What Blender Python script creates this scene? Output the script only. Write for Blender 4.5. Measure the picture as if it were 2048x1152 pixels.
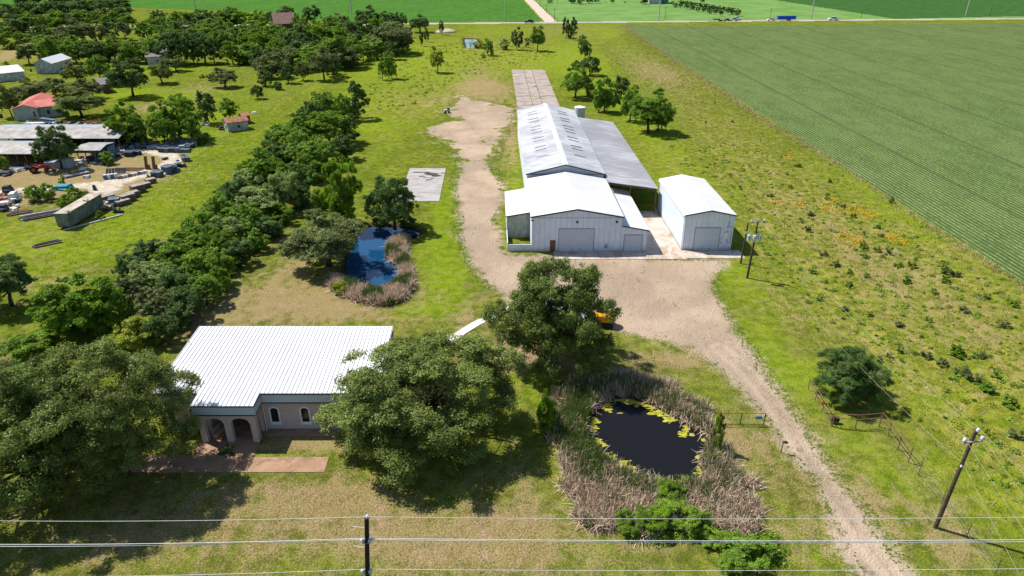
import bpy, math, random
import numpy as np
from mathutils import Vector, Matrix
for o in list(bpy.data.objects): bpy.data.objects.remove(o)
random.seed(7); rng = np.random.default_rng(11)
scene = bpy.context.scene; C = scene.collection
PI = math.pi
# ------------------------------------------------------------------ camera
H = 46.0; PITCH = math.radians(26.7); F = 1365.0
cam = bpy.data.cameras.new('camera'); camo = bpy.data.objects.new('camera', cam); C.objects.link(camo)
camo.location = (0, 0, H); camo.rotation_euler = (PI/2 - PITCH, 0, 0)
cam.sensor_width = 36; cam.lens = F/2048*36; cam.clip_start = 0.5; cam.clip_end = 12000
scene.camera = camo
# ------------------------------------------------------------------ light
SAZ = math.radians(27); SEL = math.radians(55)
sun_dir = Vector((-math.cos(SAZ)*math.cos(SEL), math.sin(SAZ)*math.cos(SEL), math.sin(SEL)))
w = bpy.data.worlds.new("World"); scene.world = w; w.use_nodes = True
nt = w.node_tree; bg = nt.nodes['Background']
sky = nt.nodes.new('ShaderNodeTexSky'); sky.sky_type = 'NISHITA'; sky.sun_disc = False
sky.sun_elevation = SEL; sky.sun_rotation = math.atan2(sun_dir.x, sun_dir.y)
sky.air_density = 1.0; sky.dust_density = 0.6; sky.ozone_density = 2.0
nt.links.new(sky.outputs[0], bg.inputs[0]); bg.inputs[1].default_value = 0.10
sl = bpy.data.lights.new('sun', 'SUN'); sl.energy = 5.0; sl.angle = math.radians(0.55); sl.color = (1, 0.955, 0.88)
so = bpy.data.objects.new('sun', sl); C.objects.link(so)
so.rotation_euler = (-sun_dir).to_track_quat('-Z', 'Y').to_euler(); so.location = (0, 0, 120)
scene.view_settings.view_transform = 'Standard'; scene.view_settings.look = 'None'
scene.view_settings.gamma = 1.0; scene.view_settings.exposure = 0.50
scene.cycles.max_bounces = 6; scene.cycles.transparent_max_bounces = 4

# ------------------------------------------------------------------ helpers
sT, cT = math.sin(PITCH), math.cos(PITCH)
def P(u, v, z=0.0):                       # a point at height z that stands where the photo shows it
    a = (u-1024)/F; b = (v-576)/F; t = (H-z)/(sT+b*cT)
    return Vector((t*a, t*(cT-b*sT), z))
def proj(x, y, z):
    d = y*cT+(H-z)*sT
    return 1024+F*x/d, 576+F*((H-z)*cT-y*sT)/d
def zat(y, v):                            # height seen at pixel row v at distance y
    b = (v-576)/F
    return H - y*(sT+b*cT)/(cT-b*sT)
SH = 0.0255
def Wp(x, y, z=0.0): return (x-SH*y, y, z)   # property axes: long lines run slightly left of straight ahead

def mesh_np(name, V, Fa, mat=None, smooth=False, attrs=None):
    me = bpy.data.meshes.new(name); V = np.asarray(V, np.float32); Fa = np.asarray(Fa, np.int32)
    me.vertices.add(len(V)); me.vertices.foreach_set('co', V.ravel())
    n = Fa.shape[1]; me.loops.add(Fa.size); me.loops.foreach_set('vertex_index', Fa.ravel())
    me.polygons.add(len(Fa)); me.polygons.foreach_set('loop_start', np.arange(len(Fa), dtype=np.int32)*n)
    try: me.polygons.foreach_set('loop_total', np.full(len(Fa), n, np.int32))
    except Exception: pass
    if smooth: me.polygons.foreach_set('use_smooth', np.ones(len(Fa), bool))
    if attrs:
        for k, a in attrs.items():
            at = me.attributes.new(k, 'FLOAT', 'POINT'); at.data.foreach_set('value', np.asarray(a, np.float32))
    me.update(); me.validate()
    if mat: me.materials.append(mat)
    return me
def link(name, me, parent=None, loc=None):
    o = bpy.data.objects.new(name, me); C.objects.link(o)
    if parent is not None: o.parent = parent
    if loc is not None: o.location = loc
    return o
def tag(o, label, cat, group=None):
    o['label'] = label; o['category'] = cat
    if group: o['group'] = group
    return o
def thing(name, label, cat, loc=(0, 0, 0), rz=0, group=None):
    o = bpy.data.objects.new(name, None); C.objects.link(o); o.empty_display_size = 0.3
    o.location = loc; o.rotation_euler = (0, 0, rz)
    return tag(o, label, cat, group)
def structure(o, kind='structure'): o['kind'] = kind; return o
def dup(root, loc, rz=0, label=None, group=None, scale=None):
    r = root.copy(); C.objects.link(r); r.location = loc; r.rotation_euler = (0, 0, rz)
    if scale: r.scale = scale
    if label: r['label'] = label
    if group: r['group'] = group
    for ch in list(root.children):
        c = ch.copy(); C.objects.link(c); c.parent = r
        for g in list(ch.children):
            d = g.copy(); C.objects.link(d); d.parent = c
    return r
class MB:
    def __init__(s): s.v = []; s.f = []
    def add(s, vs, fs):
        n = len(s.v); s.v += [tuple(p) for p in vs]; s.f += [tuple(i+n for i in f) for f in fs]
    def box(s, x0, x1, y0, y1, z0, z1, tf=None):
        vs = [(x0,y0,z0),(x1,y0,z0),(x1,y1,z0),(x0,y1,z0),(x0,y0,z1),(x1,y0,z1),(x1,y1,z1),(x0,y1,z1)]
        if tf: vs = [tf(*p) for p in vs]
        s.add(vs, [(0,3,2,1),(4,5,6,7),(0,1,5,4),(1,2,6,5),(2,3,7,6),(3,0,4,7)])
    def rbox(s, c, size, rz=0, ry=0, rx=0, taper=1.0):
        M = Matrix.Rotation(rz,3,'Z') @ Matrix.Rotation(ry,3,'Y') @ Matrix.Rotation(rx,3,'X'); c = Vector(c)
        hx, hy, hz = [k/2 for k in size]
        vs = []
        for z, t in ((-hz,1),(hz,taper)):
            for x, y in ((-hx,-hy),(hx,-hy),(hx,hy),(-hx,hy)): vs.append(c + M @ Vector((x*t, y*t, z)))
        s.add(vs, [(0,3,2,1),(4,5,6,7),(0,1,5,4),(1,2,6,5),(2,3,7,6),(3,0,4,7)])
    def tube(s, pts, rad, n=6, cap=True):
        pts = [Vector(p) for p in pts]
        if not isinstance(rad, (list, tuple)): rad = [rad]*len(pts)
        b = len(s.v); prev = None
        for i, p in enumerate(pts):
            d = (pts[min(i+1, len(pts)-1)] - pts[max(i-1, 0)])
            if d.length < 1e-9: d = Vector((0,0,1))
            d.normalize()
            a = d.orthogonal().normalized() if prev is None else (prev - d*prev.dot(d)).normalized()
            prev = a; c = d.cross(a)
            for k in range(n):
                t = 2*PI*k/n; s.v.append(tuple(p + (a*math.cos(t)+c*math.sin(t))*rad[i]))
        for i in range(len(pts)-1):
            for k in range(n):
                k2 = (k+1) % n
                s.f.append((b+i*n+k, b+i*n+k2, b+(i+1)*n+k2, b+(i+1)*n+k))
        if cap:
            s.f.append(tuple(b+k for k in range(n))[::-1]); s.f.append(tuple(b+(len(pts)-1)*n+k for k in range(n)))
    def prism(s, pts, d):                     # planar polygon pts (3D) pushed by vector d
        n = len(pts); pts = [Vector(p) for p in pts]; d = Vector(d)
        s.add(pts + [p+d for p in pts], [tuple(range(n))[::-1], tuple(range(n, 2*n))] + [(i, (i+1) % n, n+(i+1) % n, n+i) for i in range(n)])
    def build(s, name, mat, parent=None, off=None, smooth=False, bevel=0):
        me = bpy.data.meshes.new(name)
        v = s.v if off is None else [(p[0]-off[0], p[1]-off[1], p[2]-off[2]) for p in s.v]
        me.from_pydata(v, [], s.f); me.materials.append(mat)
        import bmesh
        bm = bmesh.new(); bm.from_mesh(me); bmesh.ops.recalc_face_normals(bm, faces=bm.faces); bm.to_mesh(me); bm.free()
        if smooth:
            for p in me.polygons: p.use_smooth = True
        o = link(name, me, parent)
        if bevel:
            m = o.modifiers.new('b', 'BEVEL'); m.width = bevel; m.segments = 2; m.limit_method = 'ANGLE'
        return o
# ------------------------------------------------------------------ node helpers
class N:
    def __init__(s, name):
        s.m = bpy.data.materials.new(name); s.m.use_nodes = True; s.t = s.m.node_tree
        s.b = s.t.nodes['Principled BSDF']; s.b.inputs['Specular IOR Level'].default_value = 0.25
    def n(s, k): return s.t.nodes.new(k)
    def l(s, a, b): s.t.links.new(a, b)
    def pos(s):
        return s.n('ShaderNodeNewGeometry').outputs['Position']
    def obj(s): return s.n('ShaderNodeTexCoord').outputs['Object']
    def noise(s, vec, scale, detail=3, rough=0.55, dist=0):
        x = s.n('ShaderNodeTexNoise'); s.l(vec, x.inputs['Vector']); x.inputs['Scale'].default_value = scale
        x.inputs['Detail'].default_value = detail; x.inputs['Roughness'].default_value = rough; x.inputs['Distortion'].default_value = dist
        return x.outputs['Fac']
    def voro(s, vec, scale, feat='F1', out='Distance'):
        x = s.n('ShaderNodeTexVoronoi'); x.feature = feat; s.l(vec, x.inputs['Vector']); x.inputs['Scale'].default_value = scale
        return x.outputs[out]
    def attr(s, name):
        x = s.n('ShaderNodeAttribute'); x.attribute_name = name; return x.outputs['Fac']
    def math(s, op, a, b=0.0, c=0.0, clamp=False):
        x = s.n('ShaderNodeMath'); x.operation = op; x.use_clamp = clamp
        for i, q in enumerate((a, b, c)):
            if isinstance(q, (int, float)): x.inputs[i].default_value = q
            else: s.l(q, x.inputs[i])
        return x.outputs[0]
    def ss(s, a, lo, hi, o0=0.0, o1=1.0):
        x = s.n('ShaderNodeMapRange'); x.interpolation_type = 'SMOOTHSTEP'; s.l(a, x.inputs[0])
        x.inputs[1].default_value = lo; x.inputs[2].default_value = hi; x.inputs[3].default_value = o0; x.inputs[4].default_value = o1
        return x.outputs[0]
    def mix(s, f, a, b, mode='MIX'):
        x = s.n('ShaderNodeMix'); x.data_type = 'RGBA'; x.blend_type = mode
        if isinstance(f, (int, float)): x.inputs[0].default_value = f
        else: s.l(f, x.inputs[0])
        for i, q in ((6, a), (7, b)):
            if isinstance(q, tuple): x.inputs[i].default_value = (*q[:3], 1)
            else: s.l(q, x.inputs[i])
        return x.outputs[2]
    def scale(s, vec, sx, sy, sz):
        x = s.n('ShaderNodeMapping'); s.l(vec, x.inputs[0]); x.inputs['Scale'].default_value = (sx, sy, sz); return x.outputs[0]
    def rowvec(s, vec):                        # shear into property axes
        sp = s.n('ShaderNodeSeparateXYZ'); s.l(vec, sp.inputs[0])
        cb = s.n('ShaderNodeCombineXYZ'); s.l(s.math('MULTIPLY_ADD', sp.outputs[1], SH, sp.outputs[0]), cb.inputs[0])
        s.l(sp.outputs[1], cb.inputs[1]); s.l(sp.outputs[2], cb.inputs[2]); return cb.outputs[0]
    def sep(s, vec):
        sp = s.n('ShaderNodeSeparateXYZ'); s.l(vec, sp.inputs[0]); return sp.outputs
    def col(s, c):
        if isinstance(c, tuple): s.b.inputs['Base Color'].default_value = (*c, 1)
        else: s.l(c, s.b.inputs['Base Color'])
    def bump(s, h, strength=0.5, dist=0.1):
        x = s.n('ShaderNodeBump'); x.inputs['Strength'].default_value = strength; x.inputs['Distance'].default_value = dist
        s.l(h, x.inputs['Height']); s.l(x.outputs[0], s.b.inputs['Normal'])
    def rough(s, r): s.b.inputs['Roughness'].default_value = r
def simple(name, c, rough=0.6, var=0.25, scale=1.5, metal=0.0, bump=0.0):
    g = N(name); p = g.obj(); f = g.noise(p, scale, 4)
    dark = tuple(k*(1-var) for k in c); lite = tuple(min(k*(1+var*0.6), .9) for k in c)
    g.col(g.mix(g.ss(f, .3, .7), dark, lite)); g.rough(rough); g.b.inputs['Metallic'].default_value = metal
    if bump: g.bump(f, bump, .02)
    return g.m
# ------------------------------------------------------------------ ground maps (where gravel, water, dry and lush grass lie)
def poly(pts, z=0): return np.array([P(u, v, z)[:2] for u, v in pts])
def sdpoly(X, Y, pg):                       # signed distance, + inside
    d = np.full(X.shape, 1e9); ins = np.zeros(X.shape, bool); n = len(pg)
    for i in range(n):
        x0, y0 = pg[i]; x1, y1 = pg[(i+1) % n]
        dx, dy = x1-x0, y1-y0; L2 = dx*dx+dy*dy+1e-12
        t = np.clip(((X-x0)*dx+(Y-y0)*dy)/L2, 0, 1)
        d = np.minimum(d, (X-x0-t*dx)**2+(Y-y0-t*dy)**2)
        c = ((y0 > Y) != (y1 > Y)) & (X < (x1-x0)*(Y-y0)/(y1-y0+1e-12)+x0); ins ^= c
    d = np.sqrt(d); return np.where(ins, d, -d)
def sdline(X, Y, pts, wd):                  # wd: half widths in metres
    best = np.full(X.shape, -1e9)
    for i in range(len(pts)-1):
        x0, y0 = pts[i]; x1, y1 = pts[i+1]; dx, dy = x1-x0, y1-y0
        t = np.clip(((X-x0)*dx+(Y-y0)*dy)/(dx*dx+dy*dy+1e-9), 0, 1)
        best = np.maximum(best, wd[i]+(wd[i+1]-wd[i])*t-np.hypot(X-x0-t*dx, Y-y0-t*dy))
    return best
GRAVEL = poly([(1716,1152),(1680,1082),(1646,1007),(1613,957),(1583,915),(1549,866),(1520,832),(1495,800),(1470,768),(1430,735),(1375,700),(1320,678),(1262,668),(1215,655),(1150,640),(1080,622),(1030,606),(995,588),(968,565),(940,532),(925,500),(918,470),(922,440),(912,400),(908,370),(916,345),(922,325),(905,300),(875,285),(842,264),(858,250),(905,240),(882,226),(905,212),(915,196),(930,190),(944,197),(985,205),(1030,214),(1034,232),(1012,258),(998,300),(985,335),(1003,372),(1012,402),(990,440),(1000,480),(1012,507),(1120,512),(1450,520),(1436,545),(1432,580),(1447,612),(1472,655),(1500,702),(1532,750),(1575,802),(1619,860),(1635,896),(1646,918),(1674,940),(1685,971),(1721,1004),(1746,1049),(1780,1096),(1850,1175),(1730,1175)])
PONDA = poly([(1178,852),(1190,816),(1228,792),(1262,792),(1304,806),(1352,832),(1403,860),(1416,882),(1396,915),(1408,951),(1350,970),(1297,956),(1256,940),(1220,920),(1200,893),(1178,875)])
PONDB = poly([(722,450),(787,450),(815,455),(842,462),(826,474),(792,478),(774,490),(768,511),(797,534),(800,551),(789,568),(757,583),(722,574),(702,566),(692,556),(690,545),(694,515),(706,485),(716,460)])
PONDC = poly([(929,76),(952,77),(962,84),(950,90),(946,96),(933,95),(930,86)])
TRACK = [P(*q)[:2] for q in [(-120,392),(-40,388),(60,379),(150,372),(205,369),(250,360),(300,346),(334,334),(347,320),(334,309),(300,303),(255,300),(205,298)]]
TRW = [1.6,1.6,1.6,1.7,2.4,2.4,1.9,2.0,2.2,1.9,1.6,1.4,1.2]
PADT = poly([(170,372),(215,366),(245,370),(235,382),(212,390),(185,386)])
YARD = poly([(-120,300),(60,330),(215,292),(330,296),(372,312),(376,325),(330,352),(280,372),(215,400),(180,408),(60,412),(-120,430)])
def G(X, Y, u, v, ru, rv):                  # soft blob round a spot on the ground, radii as the photo shows them
    c = P(u, v); rx = abs(P(u+ru, v)[0]-c[0]); ry = (P(u, max(v-rv, -80))[1]-P(u, v+rv)[1])/2
    return np.exp(-(((X-c[0])/rx)**2+((Y-c[1])/ry)**2))
DRY = [(1000,1050,200,60,.4),(1200,1110,120,40,.35),(300,1060,200,60,.35),(620,890,110,22,.7),(1560,960,60,80,.35),(1680,1000,50,90,.35),(1900,1040,60,60,.35),(760,1060,160,40,.4),(560,1000,200,45,0.75),(250,1090,240,45,0.45),(760,1100,200,50,0.55),(1000,1090,160,60,0.6),(1620,1080,80,60,0.45),(1340,720,80,25,0.8),(1430,850,70,60,0.35),(1480,880,60,40,0.55),(1750,1010,60,80,0.5),(1900,1100,60,50,0.5),(620,610,160,40,0.7),(560,560,80,50,0.55),(700,625,80,15,0.4),(440,650,50,30,0.5),(850,590,60,40,0.35),(640,880,90,15,0.8),(930,640,60,40,0.4),(1010,560,30,60,0.3),(1530,600,60,50,0.14),(1600,640,50,60,0.18),(980,210,60,60,0.5),(950,150,40,30,0.55),(960,175,60,16,0.5),(1150,60,120,16,0.35),(1270,120,50,40,0.45),(1330,150,60,30,0.5),(1420,240,60,40,0.23),(1500,330,60,60,0.23),(1560,430,60,50,0.2),(1640,420,90,70,0.27),(1700,510,90,70,0.27),(1780,560,90,60,0.29),(1850,660,110,60,0.25),(1900,500,110,60,0.23),(1960,600,100,60,0.27),(2030,700,100,90,0.23),(620,490,40,30,0.6),(560,440,40,60,0.45),(680,560,30,40,0.5),(130,560,90,30,0.45),(60,700,60,50,0.4),(400,640,50,40,0.5),(1020,290,20,60,0.5),(860,200,60,12,0.45),(950,480,30,40,0.3),(1020,700,60,40,0.7),(1100,720,70,30,0.7),(20,110,60,30,0.8),(90,90,60,12,0.5),(300,215,40,12,0.7),(400,180,60,14,0.5),(240,360,120,30,0.6),(40,380,80,30,0.6),(150,340,140,30,0.8),(1050,1000,30,100,0.4),(700,1000,120,40,0.4),(1830,960,50,60,0.23)]
LUSH = [(740,250,90,16,1.),(700,210,90,30,.7),(420,235,60,20,.7),(620,150,100,30,.5),(800,130,100,40,.9),(880,110,80,30,.9),(920,160,60,20,.6),(990,60,80,16,.6),(1050,110,80,16,.9),(1150,115,60,40,.9),(1200,60,60,20,.5),(1080,130,120,20,.7),(1240,190,60,40,.8),(1330,290,60,60,.9),(1330,380,60,40,.8),(1480,480,60,40,.5),(300,140,120,14,.8),(330,190,120,12,.9),(230,185,60,12,.6),(700,300,120,50,.4),(300,300,60,40,.4),(420,300,120,90,.6),(300,430,120,60,.65),(150,500,120,50,.7),(50,470,80,40,.7),(880,500,50,60,.7),(900,560,50,50,.8),(840,620,60,16,.7),(890,400,25,60,.8),(1030,380,16,80,.7),(1480,560,60,50,.9),(1530,680,50,50,.8),(1560,760,60,50,.5),(1640,760,60,60,.6),(1700,870,60,40,.6),(1760,940,60,60,.4),(1620,1100,40,60,.5),(1500,330,50,50,.2),(1730,370,60,50,.9),(1800,430,60,30,.8),(1860,490,60,30,.7),(1950,560,60,30,.6),(1250,100,30,40,.7),(1900,830,120,60,.6),(2000,1000,120,90,.8),(1850,760,100,60,.5),(1440,950,40,60,.3),(700,1120,120,30,.4),(330,1110,120,20,.3),(1150,980,60,50,.5),(1160,1100,90,30,.5),(1080,770,60,40,.4),(1490,850,50,20,.4),(1090,750,50,30,.3),(1400,760,60,30,.4)]
ROUGH = [(1700,500,200,140,1.),(1900,700,200,160,1.),(1800,600,160,100,1.),(2000,600,120,120,1.),(1500,330,120,90,.7),(1400,230,80,70,.5),(1600,420,90,70,.9),(2000,900,120,120,.8),(1950,1000,80,60,.3),(880,130,120,50,.5),(1020,100,120,40,.8),(860,200,120,30,.6),(780,215,100,30,.5),(30,110,100,30,.9),(1320,330,60,60,.5),(640,160,60,50,.2),(260,400,90,30,.3),(60,470,120,60,.8)]
FLOW = [(1600,408,12,4,1.),(1650,416,14,6,1.),(1705,420,26,9,1.3),(1735,430,26,8,1.3),(1690,474,20,9,.9),(1714,484,16,6,.9),(1786,474,14,7,1.1),(1806,484,9,4,.8),(1580,313,14,5,1.),(1548,404,16,8,.7),(1667,398,10,4,.7)]
def blobs(X, Y, L, cap=1.2):
    a = np.zeros(X.shape)
    for u, v, ru, rv, k in L: a += k*G(X, Y, u, v, ru, rv)
    return np.clip(a, 0, cap)
# crop fields: polygons given as pixels of the photo where visible
EDGE0, EDGE1 = P(1250, 52), P(2048, 566)
ed = (EDGE1-EDGE0)/((EDGE1-EDGE0).length)
FIELD_R = np.array([(EDGE0.x, EDGE0.y), (EDGE1.x, EDGE1.y), (EDGE1.x+ed.x*140, EDGE1.y+ed.y*140), (1500, EDGE1.y+ed.y*140), (1500, 582), (EDGE0.x+30, EDGE0.y-2)])
# far road line  y = RA + RB*x
RA, RB = 480.5, 0.080
def road_y(x): return RA+RB*x
LANE0, LANE1 = P(1102, 44), P(1058, 0)
ld = (LANE1-LANE0)/(LANE1-LANE0).length
LANE2 = LANE0+ld*2500
FIELD_L = np.array([(P(1085,44).x, P(1085,44).y+3), tuple((P(1085,44)+ld*2500)[:2]), (-1500, 3000), (-1500, 640), tuple(P(200,14)[:2]), tuple(P(480,22)[:2]), tuple(P(560,26)[:2]), tuple(P(620,38)[:2]), tuple(P(760,45)[:2])])
FR2 = np.array([tuple(P(1545,-1)[:2]), tuple(P(1790,38)[:2]), (P(2048,33).x, P(2048,33).y+3), (1700, 640), (3500, 3000), (900, 3000)])
def ground_attrs(X, Y):
    a = {}
    a['sdg'] = np.clip(sdpoly(X, Y, GRAVEL), -30, 30)
    a['sdt'] = np.clip(np.maximum(sdline(X, Y, TRACK, TRW), sdpoly(X, Y, PADT)), -30, 30)
    a['yard'] = np.clip(sdpoly(X, Y, YARD)/6+.5, 0, 1)
    a['dry'] = blobs(X, Y, DRY); a['lush'] = blobs(X, Y, LUSH); a['rough'] = blobs(X, Y, ROUGH); a['flower'] = blobs(X, Y, FLOW, 1.5)
    lawn = G(X, Y, 600, 1050, 900, 170)+G(X, Y, 700, 620, 300, 80)+G(X, Y, 1500, 800, 300, 160)
    a['lawn'] = np.clip(lawn, 0, 1)
    pa, pb, pc = sdpoly(X, Y, PONDA), sdpoly(X, Y, PONDB), sdpoly(X, Y, PONDC)
    cl = -sdline(X, Y, [P(*q)[:2] for q in [(1793,1165),(1775,1140),(1713,1060),(1665,985),(1620,925),(1585,866),(1545,800),(1485,735),(1440,696)]], [0]*9); a['track'] = np.clip(cl, 0, 8)
    a['pond'] = np.clip(np.maximum(np.maximum(pa, pb), pc), -30, 30)
    return a
def smooth01(x): x = np.clip(x, 0, 1); return x*x*(3-2*x)
def ground_z(X, Y, pond):
    z = -1.15*smooth01((pond+1.2)/3.0)
    pass
    return z
# grid that is finer close by
ys = [14.0]
while ys[-1] < 760: ys.append(ys[-1]+max(.28, .28*(ys[-1]/45)**1.05))
ys = [-400, -150, -50, -10, 3]+ys+[900, 1200, 1700, 2600, 4500, 9000]
ys = np.array(ys)
s1 = np.linspace(-1, 1, 620); sx = np.concatenate([[-40, -14, -6, -3, -1.8, -1.3, -1.1], s1, [1.1, 1.3, 1.8, 3, 6, 14, 40]])
YY, SX = np.meshgrid(ys, sx, indexing='ij')
XX = SX*(0.70*np.clip(YY, 14, 760)+17)
GA = ground_attrs(XX, YY)
ZZ = ground_z(XX, YY, GA['pond'])
nr, nc = XX.shape
idx = np.arange(nr*nc).reshape(nr, nc)
Q = np.stack([idx[:-1,:-1], idx[:-1,1:], idx[1:,1:], idx[1:,:-1]], -1).reshape(-1, 4)
cxy = lambda A: (A[:-1,:-1]+A[:-1,1:]+A[1:,1:]+A[1:,:-1]).ravel()/4
cX, cY = cxy(XX), cxy(YY)
own = np.zeros(len(Q), int)
sg, stt = cxy(GA['sdg']), cxy(GA['sdt'])
own[stt > -0.2] = 2; own[sg > -1.5] = 1
fr = sdpoly(cX, cY, FIELD_R); own[fr > 0] = 3
fl = sdpoly(cX, cY, FIELD_L); own[fl > 0] = 4
f2 = sdpoly(cX, cY, FR2); own[f2 > 0] = 5
past = (cY > road_y(cX)+4) & (own == 0) & (((cX-LANE0.x)*ld.y-(cY-LANE0.y)*ld.x) > 6)
own[past] = 6
lane = sdline(cX, cY, [tuple(LANE0[:2]), tuple(LANE2[:2])], [4.2, 4.2]); own[lane > 0] = 7
rd = 4.0-np.abs(cY-road_y(cX)); own[rd > 0] = 8
V = np.stack([XX.ravel(), YY.ravel(), ZZ.ravel()], -1)
def piece(name, k, mat):
    q = Q[own == k]; used, inv = np.unique(q.ravel(), return_inverse=True)
    at = {n: a.ravel()[used] for n, a in GA.items()}
    me = mesh_np(name, V[used], inv.reshape(-1, 4), mat, True, at)
    return structure(link(name, me))
# ------------------------------------------------------------------ ground materials
def make_ground():
    g = N('ground'); p = g.pos(); ps = g.scale(p, 1, 1, 0)
    n1 = g.noise(ps, .018, 3); n2 = g.noise(ps, .11, 4, .6, .4); n3 = g.noise(ps, .7, 5, .65, .3); n4 = g.noise(ps, 5.0, 3, .7)
    n5 = g.noise(g.rowvec(g.scale(ps, .9, .16, 1)), .55, 4, .6)
    fine = g.math('ADD', g.math('MULTIPLY', n3, .55), g.math('MULTIPLY', n4, .45))
    green = g.mix(g.ss(n2, .35, .68), (.122, .158, .014), (.215, .240, .022))
    green = g.mix(g.ss(fine, .42, .57), (.075, .105, .011), green)
    lawn = g.mix(g.ss(fine, .41, .59), (.105, .105, .020), (.280, .225, .080)); lawn = g.mix(g.ss(n2, .40, .60, 0, .75), lawn, g.mix(g.ss(fine, .42, .6), (.095,.135,.013), (.185,.230,.020)))
    green = g.mix(g.math('MULTIPLY', g.attr('lawn'), .75), green, lawn)
    lush = g.mix(g.ss(fine, .35, .6), (.102, .168, .008), (.200, .270, .012))
    c = g.mix(g.math('MULTIPLY', g.attr('lush'), g.ss(n2, .25, .6, .55, 1.0), clamp=True), green, lush)
    # rough pasture: yellow green with olive and straw patches
    ro = g.mix(g.ss(n3, .38, .62), (.125, .145, .016), (.285, .275, .040))
    pn_ = g.noise(ps, .26, 5, .72, 1.0)
    ro = g.mix(g.ss(pn_, .50, .62), ro, (.145, .205, .013)); ro = g.mix(g.ss(pn_, .47, .37, 0, .75), ro, (.330, .270, .100))
    ro = g.mix(g.ss(g.noise(ps, .5, 4, .7, .6), .57, .66, 0, .75), ro, (.080, .110, .022))
    c = g.mix(g.math('MULTIPLY', g.attr('rough'), g.ss(n5, .35, .6, .3, .95), clamp=True), c, ro)
    # dry straw
    straw = g.mix(g.ss(n4, .3, .7), (.210, .160, .062), (.370, .275, .145))
    dr = g.math('ADD', g.attr('dry'), g.math('MULTIPLY', g.attr('yard'), .62))
    t = g.math('ADD', g.math('MULTIPLY', n5, .8), g.math('ADD', g.math('MULTIPLY', n3, .9), g.math('MULTIPLY', n4, .6)))
    t = g.math('ADD', t, g.math('MULTIPLY', dr, .62)); t = g.math('SUBTRACT', t, g.math('MULTIPLY', g.attr('lush'), .12))
    c = g.mix(g.ss(t, 1.24, 1.66, 0, .85), c, straw)
    c = g.mix(g.math('MULTIPLY', g.ss(g.noise(ps, .30, 6, .78, 1.5), .50, .62), g.math('MULTIPLY_ADD', dr, .8, .26), clamp=True), c, g.mix(g.ss(n4, .35, .65), (.24,.16,.085), (.42,.30,.19)))
    # bare worn spots
    c = g.mix(g.math('MULTIPLY', g.ss(n2, .62, .72), g.ss(t, 1.35, 1.6)), c, (.27, .19, .12))
    fl = g.math('MULTIPLY', g.attr('flower'), g.ss(n4, .48, .66))
    c = g.mix(g.ss(fl, .2, .8, 0, .85), c, g.mix(g.ss(n4, .4, .6), (.34, .20, .005), (.50, .29, .004)))
    # gravel drive
    e = g.math('ADD', g.attr('sdg'), g.math('ADD', g.math('MULTIPLY_ADD', n3, 4.6, -2.3), g.math('MULTIPLY_ADD', n4, 3.4, -1.7)))
    e = g.math('ADD', e, g.math('MULTIPLY_ADD', n2, 5.0, -2.5))
    yy_ = g.sep(p)[1]; e = g.math('ADD', e, g.math('MULTIPLY', g.ss(yy_, 140, 175), g.math('MULTIPLY_ADD', g.noise(ps, .16, 5, .7, .8), 26.0, -14.5)))
    stone = g.voro(ps, 3.2)
    gr = g.mix(g.ss(n2, .35, .68), (.310, .225, .150), (.430, .325, .230))
    gr = g.mix(g.ss(g.noise(ps, .06, 3), .45, .62, 0, .55), gr, (.255, .195, .145))
    gr = g.mix(g.ss(n4, .35, .75, 0, .55), gr, (.53, .43, .34))
    gr = g.mix(g.ss(stone, .05, .2, .45, 0), gr, (.16, .12, .09))
    weed = g.math('MULTIPLY', g.ss(n3, .60, .70), g.ss(g.noise(ps, .09, 2), .50, .62))
    gr = g.mix(weed, gr, (.15, .14, .05))
    gr = g.mix(g.ss(g.noise(g.scale(ps, .25, .06, 1), 1.0, 5, .7, 1.2), .62, .70, 0, .7), gr, (.15, .115, .09))
    tw = g.math('ADD', g.attr('track'), g.math('MULTIPLY_ADD', n2, .9, -.45)); rut = g.math('ABSOLUTE', g.math('SUBTRACT', tw, .95))
    gr = g.mix(g.math('MULTIPLY', g.ss(rut, .5, .1), g.ss(n3, .3, .6, .1, .42)), gr, (.50,.39,.29))
    gr = g.mix(g.math('MULTIPLY', g.ss(tw, .42, .1), g.ss(n3, .45, .62, 0, .6)), gr, (.20,.165,.08))
    gr = g.mix(g.math('MULTIPLY', g.ss(g.math('ABSOLUTE', g.math('SUBTRACT', tw, 1.75)), .35, .08), g.ss(n3, .45, .65, 0, .4)), gr, (.24,.18,.12))
    c = g.mix(g.ss(e, -.8, 1.1), c, gr)
    e2 = g.math('ADD', g.attr('sdt'), g.math('ADD', g.math('MULTIPLY_ADD', n3, 3, -1.5), g.math('MULTIPLY_ADD', n4, 2.4, -1.2)))
    sand = g.mix(g.ss(n3, .35, .65), (.42, .36, .28), (.58, .51, .41))
    c = g.mix(g.ss(e2, -.8, .8), c, sand)
    # wet banks and pond bed
    pb = g.math('ADD', g.attr('pond'), g.math('MULTIPLY_ADD', n3, 1.6, -.8))
    c = g.mix(g.ss(pb, -2.6, .2), c, (.045, .036, .022))
    g.col(c); g.rough(1.); g.b.inputs['Specular IOR Level'].default_value = .0
    hb = g.math('ADD', g.math('MULTIPLY', n3, .8), g.math('MULTIPLY', n4, .5))
    g.bump(hb, .85, .5)
    return g.m
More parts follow.
